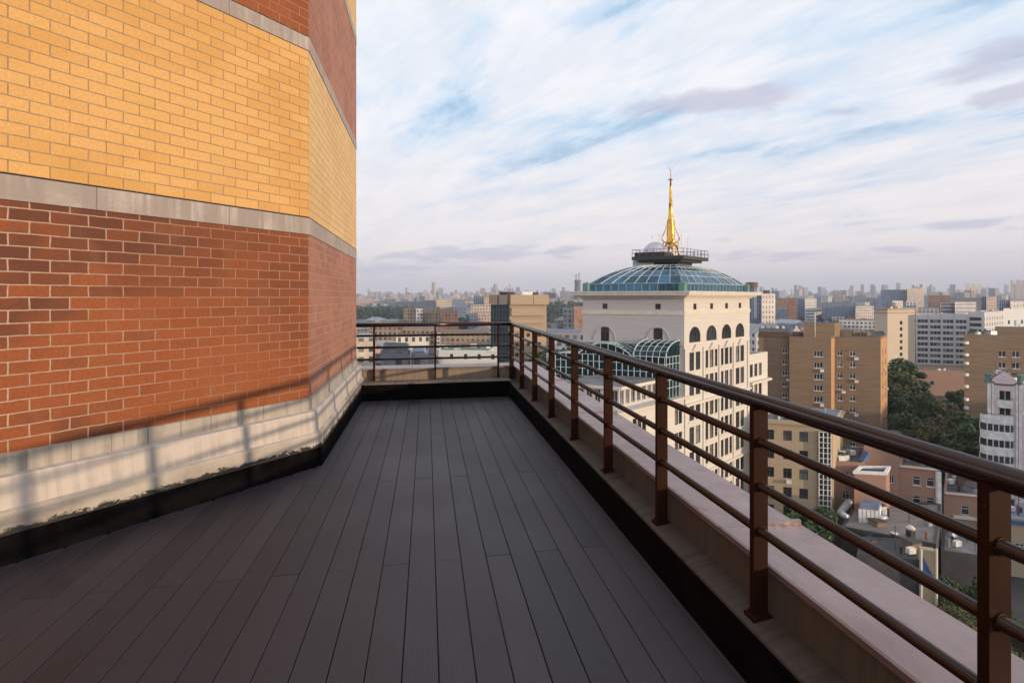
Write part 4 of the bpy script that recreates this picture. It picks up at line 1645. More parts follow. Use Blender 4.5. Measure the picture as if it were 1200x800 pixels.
# pink house with round white balconies
PD_ = 94.0
zr = Z(448, PD_)
c0, c1 = Q(1157, PD_), Q(1197, PD_ - 2.5)
q = [c0, c1, c1 + RD(14, 12), c0 + RD(14, 12)]
t = (c1 - c0).normalized()
nn = Vector((t.y, -t.x))
pk = [Z(y, PD_) for y in (463, 480.5, 499, 517, 535)]
root = block('pink_house', 'pale pink house with white curved balconies and a scrolled gable', 'house', q, zr, 'pink', 'roof_dark',
             {0: [dict(us=(0.53,), zs=[pk[0] + 0.2, pk[1] + 0.2], w=1.7, h=1.9, style='mullion', pale=0),
                  dict(us=(0.22, 0.42, 0.62), zs=[pk[2] + .1, pk[3] + .1, pk[4], pk[4] - 3, pk[4] - 6], w=1.35, h=1.5, style='mullion', pale=.1)]}, parap=0.0)
L = (c1 - c0).length
b = MB()                                 # gable with shoulders
prof = [(0.0, 0.0), (0.10, 0.25), (0.16, 0.9), (0.5, 2.5), (0.84, 0.9), (0.90, 0.25), (1.0, 0.0)]
fr = [(*(c0 + t * (f * L) + nn * 0.12), zr + z) for f, z in prof]
bk = [(*(c0 + t * (f * L) - nn * 0.4), zr + z) for f, z in prof]
b.poly(fr)
b.poly(bk[::-1])
for i in range(len(fr) - 1):
    b.poly([fr[i + 1], fr[i], bk[i], bk[i + 1]][::-1], 1)
cc = c0 + t * (L * 0.5) + nn * 0.16
b.tube([(*(cc + t * 0.42 * math.cos(k * math.pi / 8)), zr + 1.15 + 0.42 * math.sin(k * math.pi / 8)) for k in range(17)], 0.07, 6, 2)
b.build('gable', ['pink', 'roof_dark', 'white_paint'], root)
b = MB()
sc_ = [(0.04, -0.1), (0.16, -0.15), (0.22, -0.55), (0.5, -0.62), (0.78, -0.55), (0.84, -0.15), (0.96, -0.1)]
b.tube([(*(c0 + t * (f * L) + nn * 0.14), zr + z + 0.4) for f, z in sc_], 0.10, 6)
b.build('moulding', ['steel_dark'], root)
b = MB()
for f0, f1 in ((0.0, 0.10), (0.13, 0.19), (0.83, 0.89), (0.92, 1.0)):
    p, e = c0 + t * (f0 * L), c0 + t * (f1 * L)
    b.prism([(x.x, x.y) for x in (p + nn * 0.2, e + nn * 0.2, e + nn * 0.004, p + nn * 0.004)], GZ, zr - 0.1, 0, 0, True)
b.build('pilaster', ['white_paint'], root)
for f in (0.03, 0.97):
    b = MB()
    p = c0 + t * (f * L) - nn * 0.2
    b.lathe((p.x, p.y, zr), [(0.55, 0), (0.55, 0.25), (0.42, 0.3), (0.42, 1.5), (0.52, 1.6), (0.3, 1.9)], 8)
    b.build('corner_urn', ['roof_green'], root)


def balcony(root, f0, f1, z, h, out, glazed=False, name='balcony'):
    b = MB()
    n = 12
    inner, outer = [], []
    for i in range(n + 1):
        k = i / n
        e = 1 - abs(2 * k - 1) ** 4
        outer.append(c0 + t * (L * (f0 + (f1 - f0) * k)) + nn * (0.02 + out * e ** 0.5))
    base = [c0 + t * (L * f0) + nn * 0.01, c0 + t * (L * f1) + nn * 0.01]
    pl = [(p.x, p.y) for p in outer]
    b.prism(pl, z - 0.15, z, 0, 0, True)
    for i in range(n):
        p, q_ = outer[i], outer[i + 1]
        b.poly([(*p, z), (*q_, z), (*q_, z + h), (*p, z + h)])
        b.poly([(*(q_ - nn * .1), z), (*(p - nn * .1), z), (*(p - nn * .1), z + h), (*(q_ - nn * .1), z + h)])
        b.poly([(*p, z + h), (*q_, z + h), (*(q_ - nn * .1), z + h), (*(p - nn * .1), z + h)])
    o = b.build(name, ['white_paint'], root)
    r = MB()
    r.tube([(*(p - nn * .05), z + h + 0.30) for p in outer], 0.04, 5)
    for p in outer[::2]:
        r.tube([(*(p - nn * .05), z + h), (*(p - nn * .05), z + h + 0.30)], 0.03, 5)
    r.build('balcony_rail', ['steel_dark'], o)
    if glazed:
        gq = MB()
        for i in range(n):
            p, q_ = outer[i] - nn * .06, outer[i + 1] - nn * .06
            gq.poly([(*p, z + h), (*q_, z + h), (*q_, z + h + 1.35), (*p, z + h + 1.35)], 0)
            if i % 2 == 0:
                gq.obox((*p, z + h), (*p, z + h + 1.35), 0.12, 0.12, 1)
        gq.build('balcony_glazing', ['glass', 'white_paint'], o)
    return o


balcony(root, 0.28, 0.76, Z(474.5, PD_), 1.3, 0.9)
balcony(root, -0.22, 0.78, Z(493.5, PD_), 1.5, 1.3)
balcony(root, -0.22, 0.78, Z(511.5, PD_), 1.5, 1.3, True)
balcony(root, -0.22, 0.78, Z(529.5, PD_), 1.5, 1.3, True)
balcony(root, -0.22, 0.78, Z(547.5, PD_), 1.5, 1.3, True)
occ(root, 12)
# house wing right of it
q = quadplan(1198, 93, 1240, 91, 12)
root = block('pink_house', 'pink rendered house half cut off by the right edge of the view', 'house', q, Z(490, 93), 'pink', 'roof_dark', {0: [W2((0.12, 0.5), Z(522, 93), 3, 6, 1.5, 1.5, style='mullion')]})
occ(root, 10)

# ochre rendered house below the railing
OD = 84.0
zo = Z(496, OD)
c0, c1 = Q(893, OD + 2), Q(975.5, OD - 1)
q = [c0, c1, Q(988, OD + 9), Q(905, OD + 12)]
root = block('ochre_house', 'ochre rendered house with a tall glazed stair strip', 'house', q, zo, 'ochre', 'roof_blue',
             {0: [dict(us=(0.115, 0.37, 0.60), zs=rows(Z(512, OD), 3.3, 8), w=1.35, h=1.75, style='cross', frame='frame_dark', pale=.3)],
              1: [dict(us=(0.5,), zs=rows(Z(540, OD), 3.3, 4), w=1.2, h=1.6)]}, parap=0.25)
b = MB()
b.prism(offset_poly(q, 0.35), zo - 0.35, zo - 0.05, 0, 0, True)
b.build('eaves', ['ochre'], root)
t = (c1 - c0).normalized()
nn = Vector((t.y, -t.x))
L = (c1 - c0).length
b, bg = MB(), MB()
p0, p1 = c0 + t * (L * 0.80), c0 + t * (L * 0.965)
bg.prism([(x.x, x.y) for x in (p0 + nn * .5, p1 + nn * .5, p1 + nn * .01, p0 + nn * .01)], GZ + 6, Z(504, OD), 0, 0)
for z in [Z(504, OD) - 0.9 * i for i in range(18)]:
    b.obox((*(p0 + nn * .52), z), (*(p1 + nn * .52), z), 0.10, 0.12)
for f in (0.0, 0.36, 0.72, 1.0):
    p = p0 + (p1 - p0) * f + nn * .52
    b.obox((*p, GZ + 6), (*p, Z(504, OD)), 0.12, 0.12)
sg = bg.build('stair_glazing', ['glass'], root)
b.build('glazing_bars', ['frame_white'], sg)
for (f, y) in ((0.38, 568), (0.13, 585)):
    b = MB()
    p = c0 + t * (L * f) + nn * .3
    b.prism([(x.x, x.y) for x in (p - t * .4 + nn * .25, p + t * .4 + nn * .25, p + t * .4 - nn * .25, p - t * .4 - nn * .25)], Z(y, OD), Z(y, OD) + 0.6, 0, 0, True)
    b.build('air_conditioner', ['white_paint'], root)
b = MB()
p = c0 + t * (L * 0.70) + Vector((0.5, 1.5))
b.prism([(p.x - .7, p.y - .7), (p.x + .7, p.y - .7), (p.x + .7, p.y + .7), (p.x - .7, p.y + .7)], zo, zo + 1.7, 0, 0)
b.build('chimney', ['cornice'], root)
occ(root, 12)

# salmon house group
SD = 86.0


def sx(zx):
    return 970 + zx / 6.155


def sy(zy):
    return 510 + zy / 6.155


q = [Q(sx(40), SD), Q(sx(262), SD - 1), Q(sx(275), SD + 8), Q(sx(110), SD + 8.5)]
root = block('salmon_house', 'salmon rendered house with a dark flat roof beside the ochre house', 'house', q, Z(sy(200), SD), 'salmon', 'roof_dark',
             {0: [dict(us=(0.42,), zs=rows(Z(sy(285), SD), 3.4, 3), w=1.15, h=1.5, style='cross', pale=0)]}, parap=0.35)
occ(root, 8)
q = [Q(sx(262), SD + 2), Q(sx(512), SD + 1), Q(sx(530), SD + 10), Q(sx(300), SD + 11)]
zA = Z(sy(85), SD + 2)
root = block('salmon_house', 'tall salmon rendered house with blank upper wall behind the boxy roof hatch', 'house', q, zA, 'salmon', 'roof_dark',
             {0: [dict(us=(0.80,), zs=rows(Z(sy(335), SD), 3.4, 2), w=0.8, h=1.5, style='mullion', pale=0)]}, parap=0.3)
bb = MB()
p = Q(sx(252), SD - 0.2)
p2 = Q(sx(300), SD + 0.2)
bb.poly([(*p, Z(sy(185), SD)), (*p2, Z(sy(185), SD)), (*p2, Z(sy(125), SD))], 0)
bb.poly([(*p, Z(sy(185), SD)), (*p2, Z(sy(125), SD)), (*(p2 + RD(0, 1.2)), Z(sy(125), SD)), (*(p + RD(0, 1.2)), Z(sy(185), SD))], 0)
M['blue_sheet'] = plain('blue_sheet_mat', (0.05, 0.12, 0.28), 0.4)
bb.build('skylight', ['blue_sheet'], root)
occ(root, 8)
q = [Q(sx(514), SD + 1.5), Q(sx(797), SD - 0.5), Q(sx(815), SD + 10), Q(sx(540), SD + 11)]
root = block('salmon_house', 'salmon rendered house with a row of three white framed windows', 'house', q, Z(sy(248), SD), 'salmon', 'roof_dark',
             {0: [dict(us=(0.11, 0.46, 0.81), zs=[Z(sy(336), SD)], w=1.15, h=1.6, style='bar', pale=0, sill=True),
                  dict(us=(0.46, 0.81), zs=[Z(sy(478), SD), Z(sy(478), SD) - 3.3], w=1.15, h=1.6, style='bar', pale=0, sill=True)]}, parap=0.4)
bb = MB()
a_, e_ = q[0], q[1]
tt = (e_ - a_).normalized()
nm = Vector((tt.y, -tt.x)) * 0.1
bb.obox((*(a_ + nm), Z(sy(240), SD)), (*(e_ + nm), Z(sy(240), SD)), 0.35, 0.25)
bb.build('eaves', ['cornice'], root)
bb = MB()
p = e_ - tt * 0.1 + nm * 3
bb.tube([(*p, GZ), (*p, Z(sy(255), SD))], 0.42, 10)
bb.build('downpipe', ['white_paint'], root)
occ(root, 9)
q = [Q(sx(838), SD), Q(sx(1092), SD - 1.5), Q(sx(1110), SD + 9), Q(sx(850), SD + 10)]
root = block('salmon_house', 'lower salmon rendered house with one upright window, nearest the leaning rail post', 'house', q, Z(sy(420), SD), 'salmon', 'roof_dark',
             {0: [dict(us=(0.62,), zs=[Z(sy(525), SD), Z(sy(655), SD)], w=1.2, h=1.6, style='bar', pale=0)]}, parap=0.4)
bb = MB()
a_, e_ = q[0], q[1]
tt = (e_ - a_).normalized()
nm = Vector((tt.y, -tt.x)) * 0.15
p0_, p1_ = a_ + (e_ - a_) * .25 + nm, a_ + (e_ - a_) * 0.98 + nm
bb.obox((*p0_, Z(sy(575), SD)), (*p1_, Z(sy(575), SD)), 0.3, 0.5)
bb.build('ledge', ['pale_office'], root)
bb = MB()
bb.obox((*(a_ + nm), Z(sy(412), SD)), (*(e_ + nm), Z(sy(412), SD)), 0.3, 0.22)
bb.build('eaves', ['cornice'], root)
occ(root, 9)
# low tiled roof in front, with the hatch box, plant and chimney standing on it
zf = Z(620, 76)
q = [Q(986, 76.5), Q(1097, 71.0), Q(1103, 85.3), Q(1003, 85.6)]
lowroot = block('low_building', 'low building with a worn grey tiled flat roof below the railing', 'building', q, zf, 'roof_dark', 'roof_tile', {}, parap=0.25)
occ(lowroot, 9)
zf += 0.05
q = [Q(sx(190), SD - 3.5), Q(sx(420), SD - 4.2), Q(sx(447), SD - 1.2), Q(sx(235), SD - 0.9)]
root = block('roof_hatch_house', 'salmon box with a white rim standing on the grey tiled roof', 'roof structure', q, Z(sy(283), SD - 4), 'salmon', 'roof_dark', {}, z0=zf, parap=0.05)
bb = MB()
parapet_ring(bb, offset_poly(q, 0.12), Z(sy(283), SD - 4), 0.45, 0.45)
bb.build('rim', ['white_paint'], root)
AD = 79.0
q = [Q(sx(222), AD - .6), Q(sx(372), AD - 1.2), Q(sx(388), AD + 1.0), Q(sx(240), AD + 1.5)]
root = thing('ventilation_unit', 'white louvred ventilation unit with grey ducts on the tiled roof', 'ventilation unit', (q[0].x, q[0].y, zf))
b = MB()
zt = Z(sy(520), AD)
b.prism([(p.x, p.y) for p in q], zf, zt, 0, 0)
bevel(b.build('cabinet', ['white_paint'], root), 0.05)
b = MB()
for i in range(6):
    p = q[0] + (q[1] - q[0]) * i / 5
    b.obox((*p, zf), (*p, zt), 0.06, 0.08)
b.build('panel_seams', ['steel_pale'], root)
b = MB()
b.prism([(p.x, p.y) for p in offset_poly(q, -0.1)], zt, zt + 0.75, 0, 0)
b.build('fan_hood', ['roof_blue'], root)
b = MB()
pA, pB = q[0] + RD(-1.7, 0.2), q[3] + RD(-0.2, 2.6)
b.tube([(*pA, zf + 0.6), (*(pA + RD(-.3, 1.2)), zf + 0.8), (*pB, zf + 1.3), (*(pB + RD(1.8, 0.4)), zf + 1.0)], 0.55, 10)
pC = q[1] + RD(0.2, 0.8)
b.tube([(*pC, zf + 0.5), (*(pC + RD(1.7, 0.3)), zf + 0.5), (*(pC + RD(2.0, 1.0)), zf + 0.3)], 0.4, 10)
b.build('duct', ['steel_pale'], root, True)


def roof_vent(px, d, z, h, w, label, mat='steel_pale'):
    p = Q(px, d)
    o = thing('roof_vent', label, 'vent', (p.x, p.y, z))
    b = MB()
    b.box(p.x - w / 2, p.x + w / 2, p.y - w / 2, p.y + w / 2, z, z + h * .6)
    b.build('stack', [mat], o)
    b = MB()
    b.lathe((p.x, p.y, z + h * .6), [(w * .55, 0), (w * .75, h * .12), (w * .75, h * .22), (w * .3, h * .4)], 10)
    b.build('cowl', ['cornice'], o)


roof_vent(1067, 73.6, zf, 1.7, 0.8, 'stubby vent with a brass coloured cowl near the front edge of the tiled roof', 'steel_dark')
roof_vent(1048, 73.6, zf, 0.7, 0.7, 'small square vent left of the brass cowled one on the tiled roof', 'steel_dark')
roof_vent(1088, 77.0, zf, 1.9, 0.7, 'upright vent at the right end of the tiled roof')
# gable end with a blue panel, yard and wall in front of it
p0, p1 = Q(1079, 66), Q(1097, 65.4)
root = thing('gable_wall', 'small ochre gable wall with a blue panel below the tiled roof', 'wall', (p0.x, p0.y, GZ))
t = (p1 - p0).normalized()
nn = Vector((t.y, -t.x))
b = MB()
zt, zb_ = Z(643, 66), Z(676, 66)
b.prism([(x.x, x.y) for x in (p0, p1, p1 - nn * 1.0, p0 - nn * 1.0)], GZ, zt, 0, 0)
b.build('wall', ['ochre'], root)
b = MB()
fr = lambda f, z: (*(p0 + (p1 - p0) * f + nn * .05), z)
b.poly([fr(0.08, zb_), fr(0.92, zb_), fr(0.08, zt - 0.7)])
b.build('panel', ['blue_sheet'], root)
b = MB()
for f in (0.0, 1.0):
    p = p0 + (p1 - p0) * f + nn * 0.1
    b.obox((*p, GZ), (*p, zt + 0.4 * f), 0.22, 0.22)
b.build('corner_post', ['cornice'], root)
occ(root, 5)
q = [Q(1004, 68), Q(1077, 66.5), Q(1080, 72), Q(1010, 73)]
root = block('yard_shed', 'dark flat roofed shed below the front edge of the grey tiled roof', 'shed', q, Z(650, 68), 'roof_dark', 'roof_dark', {}, parap=0.15)
q = [Q(1103, 76), Q(1165, 74), Q(1168, 82), Q(1105, 82.5)]
root = block('yard_shed', 'dark ribbed shed at the foot of the lower salmon house', 'shed', q, Z(650, 75), 'roof_dark', 'roof_grey', {}, parap=0.15)
q = quadplan(1152, 84, 1210, 82, 9)
zt = Z(606, 83)
root = block('yellow_house', 'low yellow house with a blue roof band behind the nearest rail post', 'house', q, zt, 'ochre', 'roof_blue', {0: [dict(us=(0.75,), zs=[zt - 5], w=1.2, h=1.5)]}, parap=0.1)
bb = MB()
a_, e_ = q[0], q[1]
bb.prism(offset_poly(q, 0.4), zt - 0.9, zt - 0.3, 0, 0, True)
bb.build('fascia', ['blue_sheet'], root)
occ(root, 10)

M['f_tealglass'] = facade('dark_teal_curtain_wall', (0.07, 0.09, 0.09), win1=(0.012, 0.03, 0.035), win2=(0.03, 0.06, 0.065), cw=1.5, rh=3.3, mx=0.14)
# tan concrete slab-fronted building beyond the far corner of the railing
BD = 190.0
c0 = Q(597, BD)
dr, dl = RD(0.955, 0.295), RD(-0.80, 0.60)
zt = Z(357, BD)
q = [c0 + dl * 9.5, c0, c0 + dr * 15.6, c0 + dr * 15.6 + dl * 9.5]
root = thing('concrete_building', 'tan concrete building of stacked overhanging slabs beyond the railing corner', 'building', (c0.x, c0.y, GZ))
b = MB()
opens_z = [Z(y, BD) for y in (393, 404, 416, 428, 440)]
clad(root, b, q[1], q[2], GZ, zt, [dict(us=(0.2, 0.5, 0.8), zs=opens_z, w=1.5, h=1.5, style='plain', frame='frame_dark')])
for i in (0, 2, 3):
    a, e = q[i], q[(i + 1) % 4]
    b.poly([(*a, GZ), (*e, GZ), (*e, zt), (*a, zt)], 1 if i == 0 else 0)
b.poly([(*p, zt) for p in q])
b.build('wall', ['tan_concrete', 'f_tealglass'], root)
for (f0, f1, y0, y1, pr) in ((-0.05, 0.0, 0, 0, 0), (0.0, 0.60, 345.3, 357, 1.6), (0.61, 1.02, 345.3, 357, 1.7), (0.03, 0.92, 360.3, 370, 1.3), (0.03, 0.90, 374.5, 379, 1.0), (-0.02, 0.9, 383, 388, 0.7)):
    if not pr:
        continue
    b = MB()
    t = dr
    nn = Vector((t.y, -t.x))
    p, e = c0 + dr * 15.6 * f0 + nn * pr, c0 + dr * 15.6 * f1 + nn * pr
    p2, e2 = c0 + dr * 15.6 * f0 - nn * 6, c0 + dr * 15.6 * f1 - nn * 6
    b.prism([(x.x, x.y) for x in (p, e, e2, p2)], Z(y1, BD), Z(y0, BD), 0, 0, True)
    b.build('slab', ['tan_concrete'], root)
for (f0, f1, g0_, g1_) in ((0.05, 0.45, 345.3, 356.5), (0.55, 1.0, 345.3, 356.5)):
    b = MB()
    a, e = c0 + dl * 9.5 * f0, c0 + dl * 9.5 * f1
    t = (a - e).normalized()
    nn = Vector((-t.y, t.x))
    nn = Vector((dl.y, -dl.x)) * -1.0
    b.prism([(x.x, x.y) for x in (e + nn * 1.2, a + nn * 1.2, a - nn * 2, e - nn * 2)], Z(g1_, BD), Z(g0_, BD), 0, 0, True)
    b.build('slab', ['tan_concrete'], root)
b = MB()
bq = lambda f0, f1, y0, y1, m=0: b.prism([(x.x, x.y) for x in (c0 + dr * 15.6 * f0, c0 + dr * 15.6 * f1, c0 + dr * 15.6 * f1 + dl * 4, c0 + dr * 15.6 * f0 + dl * 4)], Z(y1, BD), Z(y0, BD), m, m, True)
bq(0.34, 0.62, 341.5, 345.4, 0)
bq(0.64, 0.78, 342.6, 345.4, 1)
bq(-0.05, 0.14, 342, 345.4, 1)
b.build('roof_plant', ['white_paint', 'roof_dark'], root)
b = MB()
for f, h in ((0.02, 3.2), (0.12, 4.2), (0.2, 2.6), (0.86, 2.2), (-0.02, 2.4)):
    p = c0 + dr * 15.6 * f + dl * 2
    b.tube([(*p, Z(345.4, BD)), (*p, Z(345.4, BD) + h)], 0.09, 5)
b.build('mast', ['steel_dark'], root)
occ(root, 18)


# ------------------------------------------------------------------ buildings known by their pattern only (far)
def fblock(px0, px1, d, ytop, depth, wall, roof, label, turn=0.0, cat='building', name='apartment_block', group=None, extra=None):
    w = (px1 - px0) / 567.0 * d
    q = quadplan(px0, d + turn * 8 * w * 0.5, px1, d - turn * 8 * w * 0.5, depth)
    zt = Z(ytop, d)
    c = sum(q, Vector((0, 0))) / 4
    root = thing(name, label, cat, (c.x, c.y, GZ), group)
    b = MB()
    b.prism([(p.x, p.y) for p in q], GZ, zt, 0, 0)
    b.build('wall', [wall], root)
    r = MB()
    iq = offset_poly(q, -0.5)
    r.prism([(p.x, p.y) for p in iq], zt + 0.001, zt + 0.25, 0, 0)
    if extra:
        f0, f1, h = extra
        a, e = q[0] + (q[1] - q[0]) * f0, q[0] + (q[1] - q[0]) * f1
        bk = (q[3] - q[0]) * 0.3
        r.prism([(p.x, p.y) for p in (a + bk, e + bk, e + bk * 2, a + bk * 2)], zt + 0.25, zt + h, 0, 0)
    r.build('roof', [roof], root)
    occ(root, max((q[1] - q[0]).length, depth) * 0.62)
    return root


# left of the tan building, over the rail
fblock(473, 487.5, 450, 361.5, 16, 'f_tan', 'roof_dark', 'grey brown apartment slab, leftmost of the row over the far rail', 0.03)
fblock(487.8, 495, 446, 361.5, 16, 'f_white', 'roof_dark', 'narrow white balconied block between two brown slabs over the far rail', -0.02)
fblock(495.3, 516, 450, 363.3, 16, 'f_tan', 'roof_brown', 'tan apartment slab in the middle of the row over the far rail', 0.03, extra=(0.8, 0.95, 3))
fblock(517, 537, 430, 364.5, 16, 'f_rust', 'roof_brown', 'rust red apartment slab, right end of the row over the far rail', 0.03)
fblock(488, 511, 640, 352, 24, 'f_grey', 'roof_grey', 'grey fronted long block behind the tan slabs', 0.04)
fblock(511.5, 530, 625, 350.5, 24, 'f_cream', 'roof_pale', 'sunlit cream block with horizontal bands behind the tan slabs', -0.05, extra=(0.1, 0.35, 5))
fblock(552, 577, 520, 357.5, 20, 'f_cream', 'roof_pale', 'cream apartment block with rows of dark windows, left of the tan concrete building', -0.03)
fblock(560, 577, 500, 367, 12, 'f_pinkish', 'roof_pale', 'salmon apartment block in front of the cream one, left of the tan concrete building', -0.03)
fblock(549.5, 560, 480, 367.5, 12, 'f_blueglass', 'roof_grey', 'narrow blue grey block between park trees and the salmon block', 0.03)
fblock(555, 567, 760, 346.5, 18, 'f_grey', 'roof_grey', 'grey tower block rising behind the cream block with dark windows', 0.02)
fblock(567.5, 576, 740, 348.5, 18, 'f_cream', 'roof_pale', 'cream tower block beside the grey one, behind the tan concrete building', -0.04)
fblock(530, 546, 600, 360, 30, 'f_blueglass', 'roof_blue', 'low block with a blue roof right of the sunlit cream block', 0.02)
fblock(660, 672.3, 330, 361, 14, 'f_grey', 'roof_brown', 'grey apartment slab at the left shoulder of the stone tower', 0.05)
fblock(672.6, 684, 318, 359.5, 13, 'f_rust', 'roof_brown', 'orange apartment slab with white balconies left of the stone tower', -0.05)
fblock(642, 684, 195, 389, 16, 'f_grey', 'roof_blue', 'low building with a bluish purple roof left of the stone tower', 0.02)
fblock(650, 668, 168, 400, 12, 'f_white', 'roof_pale', 'low white building with small windows below the purple roof', 0.02)
fblock(640, 662, 108, 418, 14, 'f_cream', 'roof_grey', 'low flat roofed building directly behind the railing left of the glass atrium', 0.02)
fblock(665, 700, 104, 436, 12, 'f_cream', 'roof_grey', 'low flat roofed building below the glass atrium', 0.02)
# lower left behind the far rail
fblock(417, 437, 150, 396, 18, 'f_cream', 'roof_pale', 'sunlit cream house with tall windows at the left end of the far rail', -0.04)
fblock(438, 463, 158, 404, 14, 'f_pinkish', 'roof_pale', 'pinkish house beside the tall windowed cream one', -0.02)
fblock(464, 503, 205, 394.5, 16, 'f_bigwin', 'roof_brown', 'cream building with large square windows under a brown roof', -0.03)
fblock(446, 481, 118, 410, 18, 'f_slate', 'roof_dark', 'dark flat roofed building with pale skylight frames below the far rail', 0.02)
fblock(482, 499, 121, 413, 12, 'f_grey', 'roof_blue', 'small building with a pale blue roof among dark roofs', 0.02)
fblock(499.5, 512, 116, 416, 16, 'f_slate', 'roof_dark', 'dark box building next to the pale blue roof', 0.02)
fblock(432, 470, 300, 383.5, 40, 'f_tan', 'roof_rust', 'wide low shed with a brown pink roof behind the far rail', 0.02)
fblock(471, 512, 310, 385, 40, 'f_tan', 'roof_grey', 'wide low shed with a grey roof behind the far rail', 0.02)
fblock(516, 574, 290, 390, 30, 'f_tan', 'roof_brown', 'long brown roofed hall behind the far rail', 0.02)
q = quadplan(514, 142, 583, 141, 16)
zt = Z(411.5, 142)
root = block('cream_house', 'sunlit cream wall with three dark windows and a teal roof behind the far rail', 'house', q, zt, 'white_render', 'roof_green',
             {0: [dict(us=(0.22, 0.46, 0.69, 0.92), zs=(Z(417.5, 142), Z(432, 142)), w=0.95, h=1.5, style='plain', frame='frame_dark', pale=0)]}, parap=0.35)
bb = MB()
p0, p1 = Q(570, 141.0), Q(583, 140.8)
bb.poly([(*p0, zt), (*p1, zt), (*p1, zt + 1.9), (*(p1 - RD(0.5, 0)), zt + 1.9)], 0)
bb.poly([(*(p1 - RD(.5, 0)), zt + 1.9), (*p1, zt + 1.9), (*(p1 + RD(0, .5)), zt + 1.9), (*(p0 + RD(0, .5)), zt)], 0)
bb.build('stepped_parapet', ['white_paint'], root)
occ(root, 14)

# right of the tower
fblock(880.5, 892.3, 356, 346, 14, 'f_blueglass', 'roof_dark', 'blue grey glass flank of a tower seen right of the stone tower', 0.05, name='office_tower')
fblock(892.6, 908.5, 346, 344, 14, 'f_bigwin', 'roof_dark', 'white gridded office tower right of the stone tower', -0.05, name='office_tower', extra=(0.1, 0.6, 2.5))
q = Q(881, 300)
root = thing('brick_turret', 'round brown topped turret peeping over the stone tower cornice', 'turret', (q.x, q.y, GZ))
b = MB()
b.lathe((q.x, q.y, GZ), [(3.0, 0), (3.0, Z(337, 300) - GZ), (3.4, Z(337, 300) - GZ)], 14)
b.build('shaft', ['f_blueglass'], root)
b = MB()
b.lathe((q.x, q.y, Z(337, 300)), [(3.5, 0), (3.5, 2.9), (3.2, 3.3)], 14)
b.build('crown', ['roof_brown'], root)
occ(root, 5)
fblock(909, 934, 600, 349.5, 25, 'f_rust', 'roof_brown', 'rust red block with a glass entrance bay right of the white gridded tower', 0.02)
fblock(911, 922, 585, 360, 6, 'f_blueglass', 'roof_grey', 'lower glazed bay in front of the rust red block', 0.02)
fblock(934.5, 943, 640, 350.5, 22, 'f_blueglass', 'roof_blue', 'dark teal side of a glass office block', 0.06)
fblock(943.3, 957, 612, 350, 22, 'f_band', 'roof_pale', 'banded glass office block with a pale stepped crown', -0.04, extra=(0.2, 0.8, 4))
fblock(963, 1002, 660, 354.5, 18, 'f_blueglass', 'roof_dark', 'long blue grey apartment row beyond the park', 0.03)
fblock(1003, 1024, 640, 358.5, 18, 'f_bigwin', 'roof_dark', 'white and dark apartment row beyond the orange roofed hall', -0.02)
fblock(983, 1026, 420, 375, 20, 'f_white', 'roof_rust', 'long pale building with an orange red roof left of the cream stair block', 0.03)
fblock(975, 990, 440, 372, 22, 'f_grey', 'roof_blue', 'blue roofed end of the long pale building', 0.02)
fblock(1032, 1063, 950, 339.5, 50, 'f_blueglass', 'roof_blue', 'huge blue glass hall on the skyline', 0.02, name='glass_hall')
fblock(1063, 1083, 930, 338, 40, 'f_pinkish', 'roof_pale', 'wide pinkish block beside the blue glass hall on the skyline', -0.02)
fblock(1045, 1074, 560, 354.5, 20, 'f_slate', 'roof_dark', 'dark grey long building behind the cream stair block', 0.02)
fblock(1046, 1058, 520, 352.5, 15, 'f_bigwin', 'roof_pale', 'white gridded cube behind the cream stair block', -0.02)
fblock(1062, 1074, 500, 352.5, 15, 'f_white', 'roof_pale', 'white tower pair behind the gridded office block', 0.02)
fblock(1088, 1114, 700, 346, 24, 'f_rust', 'roof_rust', 'rust red block on the skyline over the office block', 0.02)
fblock(1114, 1150, 660, 349, 24, 'f_slate', 'roof_dark', 'long dark roofed block behind the stepped cream building', 0.02)
fblock(1102, 1121, 480, 355, 16, 'f_band', 'roof_pale', 'stepped cream building, upper storeys', -0.03)
fblock(1119, 1144, 470, 354, 16, 'f_band', 'roof_pale', 'stepped cream building, lower right part with bands', -0.03)
fblock(1076, 1100, 430, 361, 20, 'f_grey', 'roof_blue', 'low block with a blue grey roof behind the office block', 0.02)
fblock(1150, 1156, 560, 347.5, 15, 'f_blueglass', 'roof_dark', 'blue glass end of a pinkish block at right', 0.02)
fblock(1156, 1168, 545, 347.5, 15, 'f_pinkish', 'roof_pale', 'pinkish block over the white walled building', -0.03)
fblock(1171, 1184, 420, 351.5, 14, 'f_blueglass', 'roof_blue', 'blue and white block at the right edge', 0.02)
fblock(1184, 1216, 410, 352.5, 14, 'f_bigwin', 'roof_grey', 'white ribbed block at the right edge', -0.02)
for (x0, x1, y) in ((1184, 1188, 328.5), (1190.2, 1196.2, 328), (1197, 1203, 328.5)):
    fblock(x0, x1, 2300, y, 20, 'f_pinkish', 'roof_grey', 'tall pale tower blocks side by side on the skyline at the right edge', 0.0, name='tower_block', group='tall skyline towers at the right edge')
for (x0, x1, y) in ((1131, 1136.5, 332), (1138.5, 1144, 332.2), (1145.5, 1151, 333)):
    fblock(x0, x1, 2600, y, 22, 'f_cream', 'roof_pale', 'sunlit cream tower blocks in a row on the skyline right of centre', -0.01, name='tower_block', group='sunlit cream skyline towers')
fblock(1020, 1025, 1900, 333.5, 18, 'f_blueglass', 'roof_grey', 'blue grey skyline tower with a dark top left of the blue hall', 0.0, name='tower_block')
fblock(996, 1000, 2200, 334.5, 18, 'f_grey', 'roof_grey', 'slim grey skyline tower over the apartment rows', 0.0, name='tower_block')
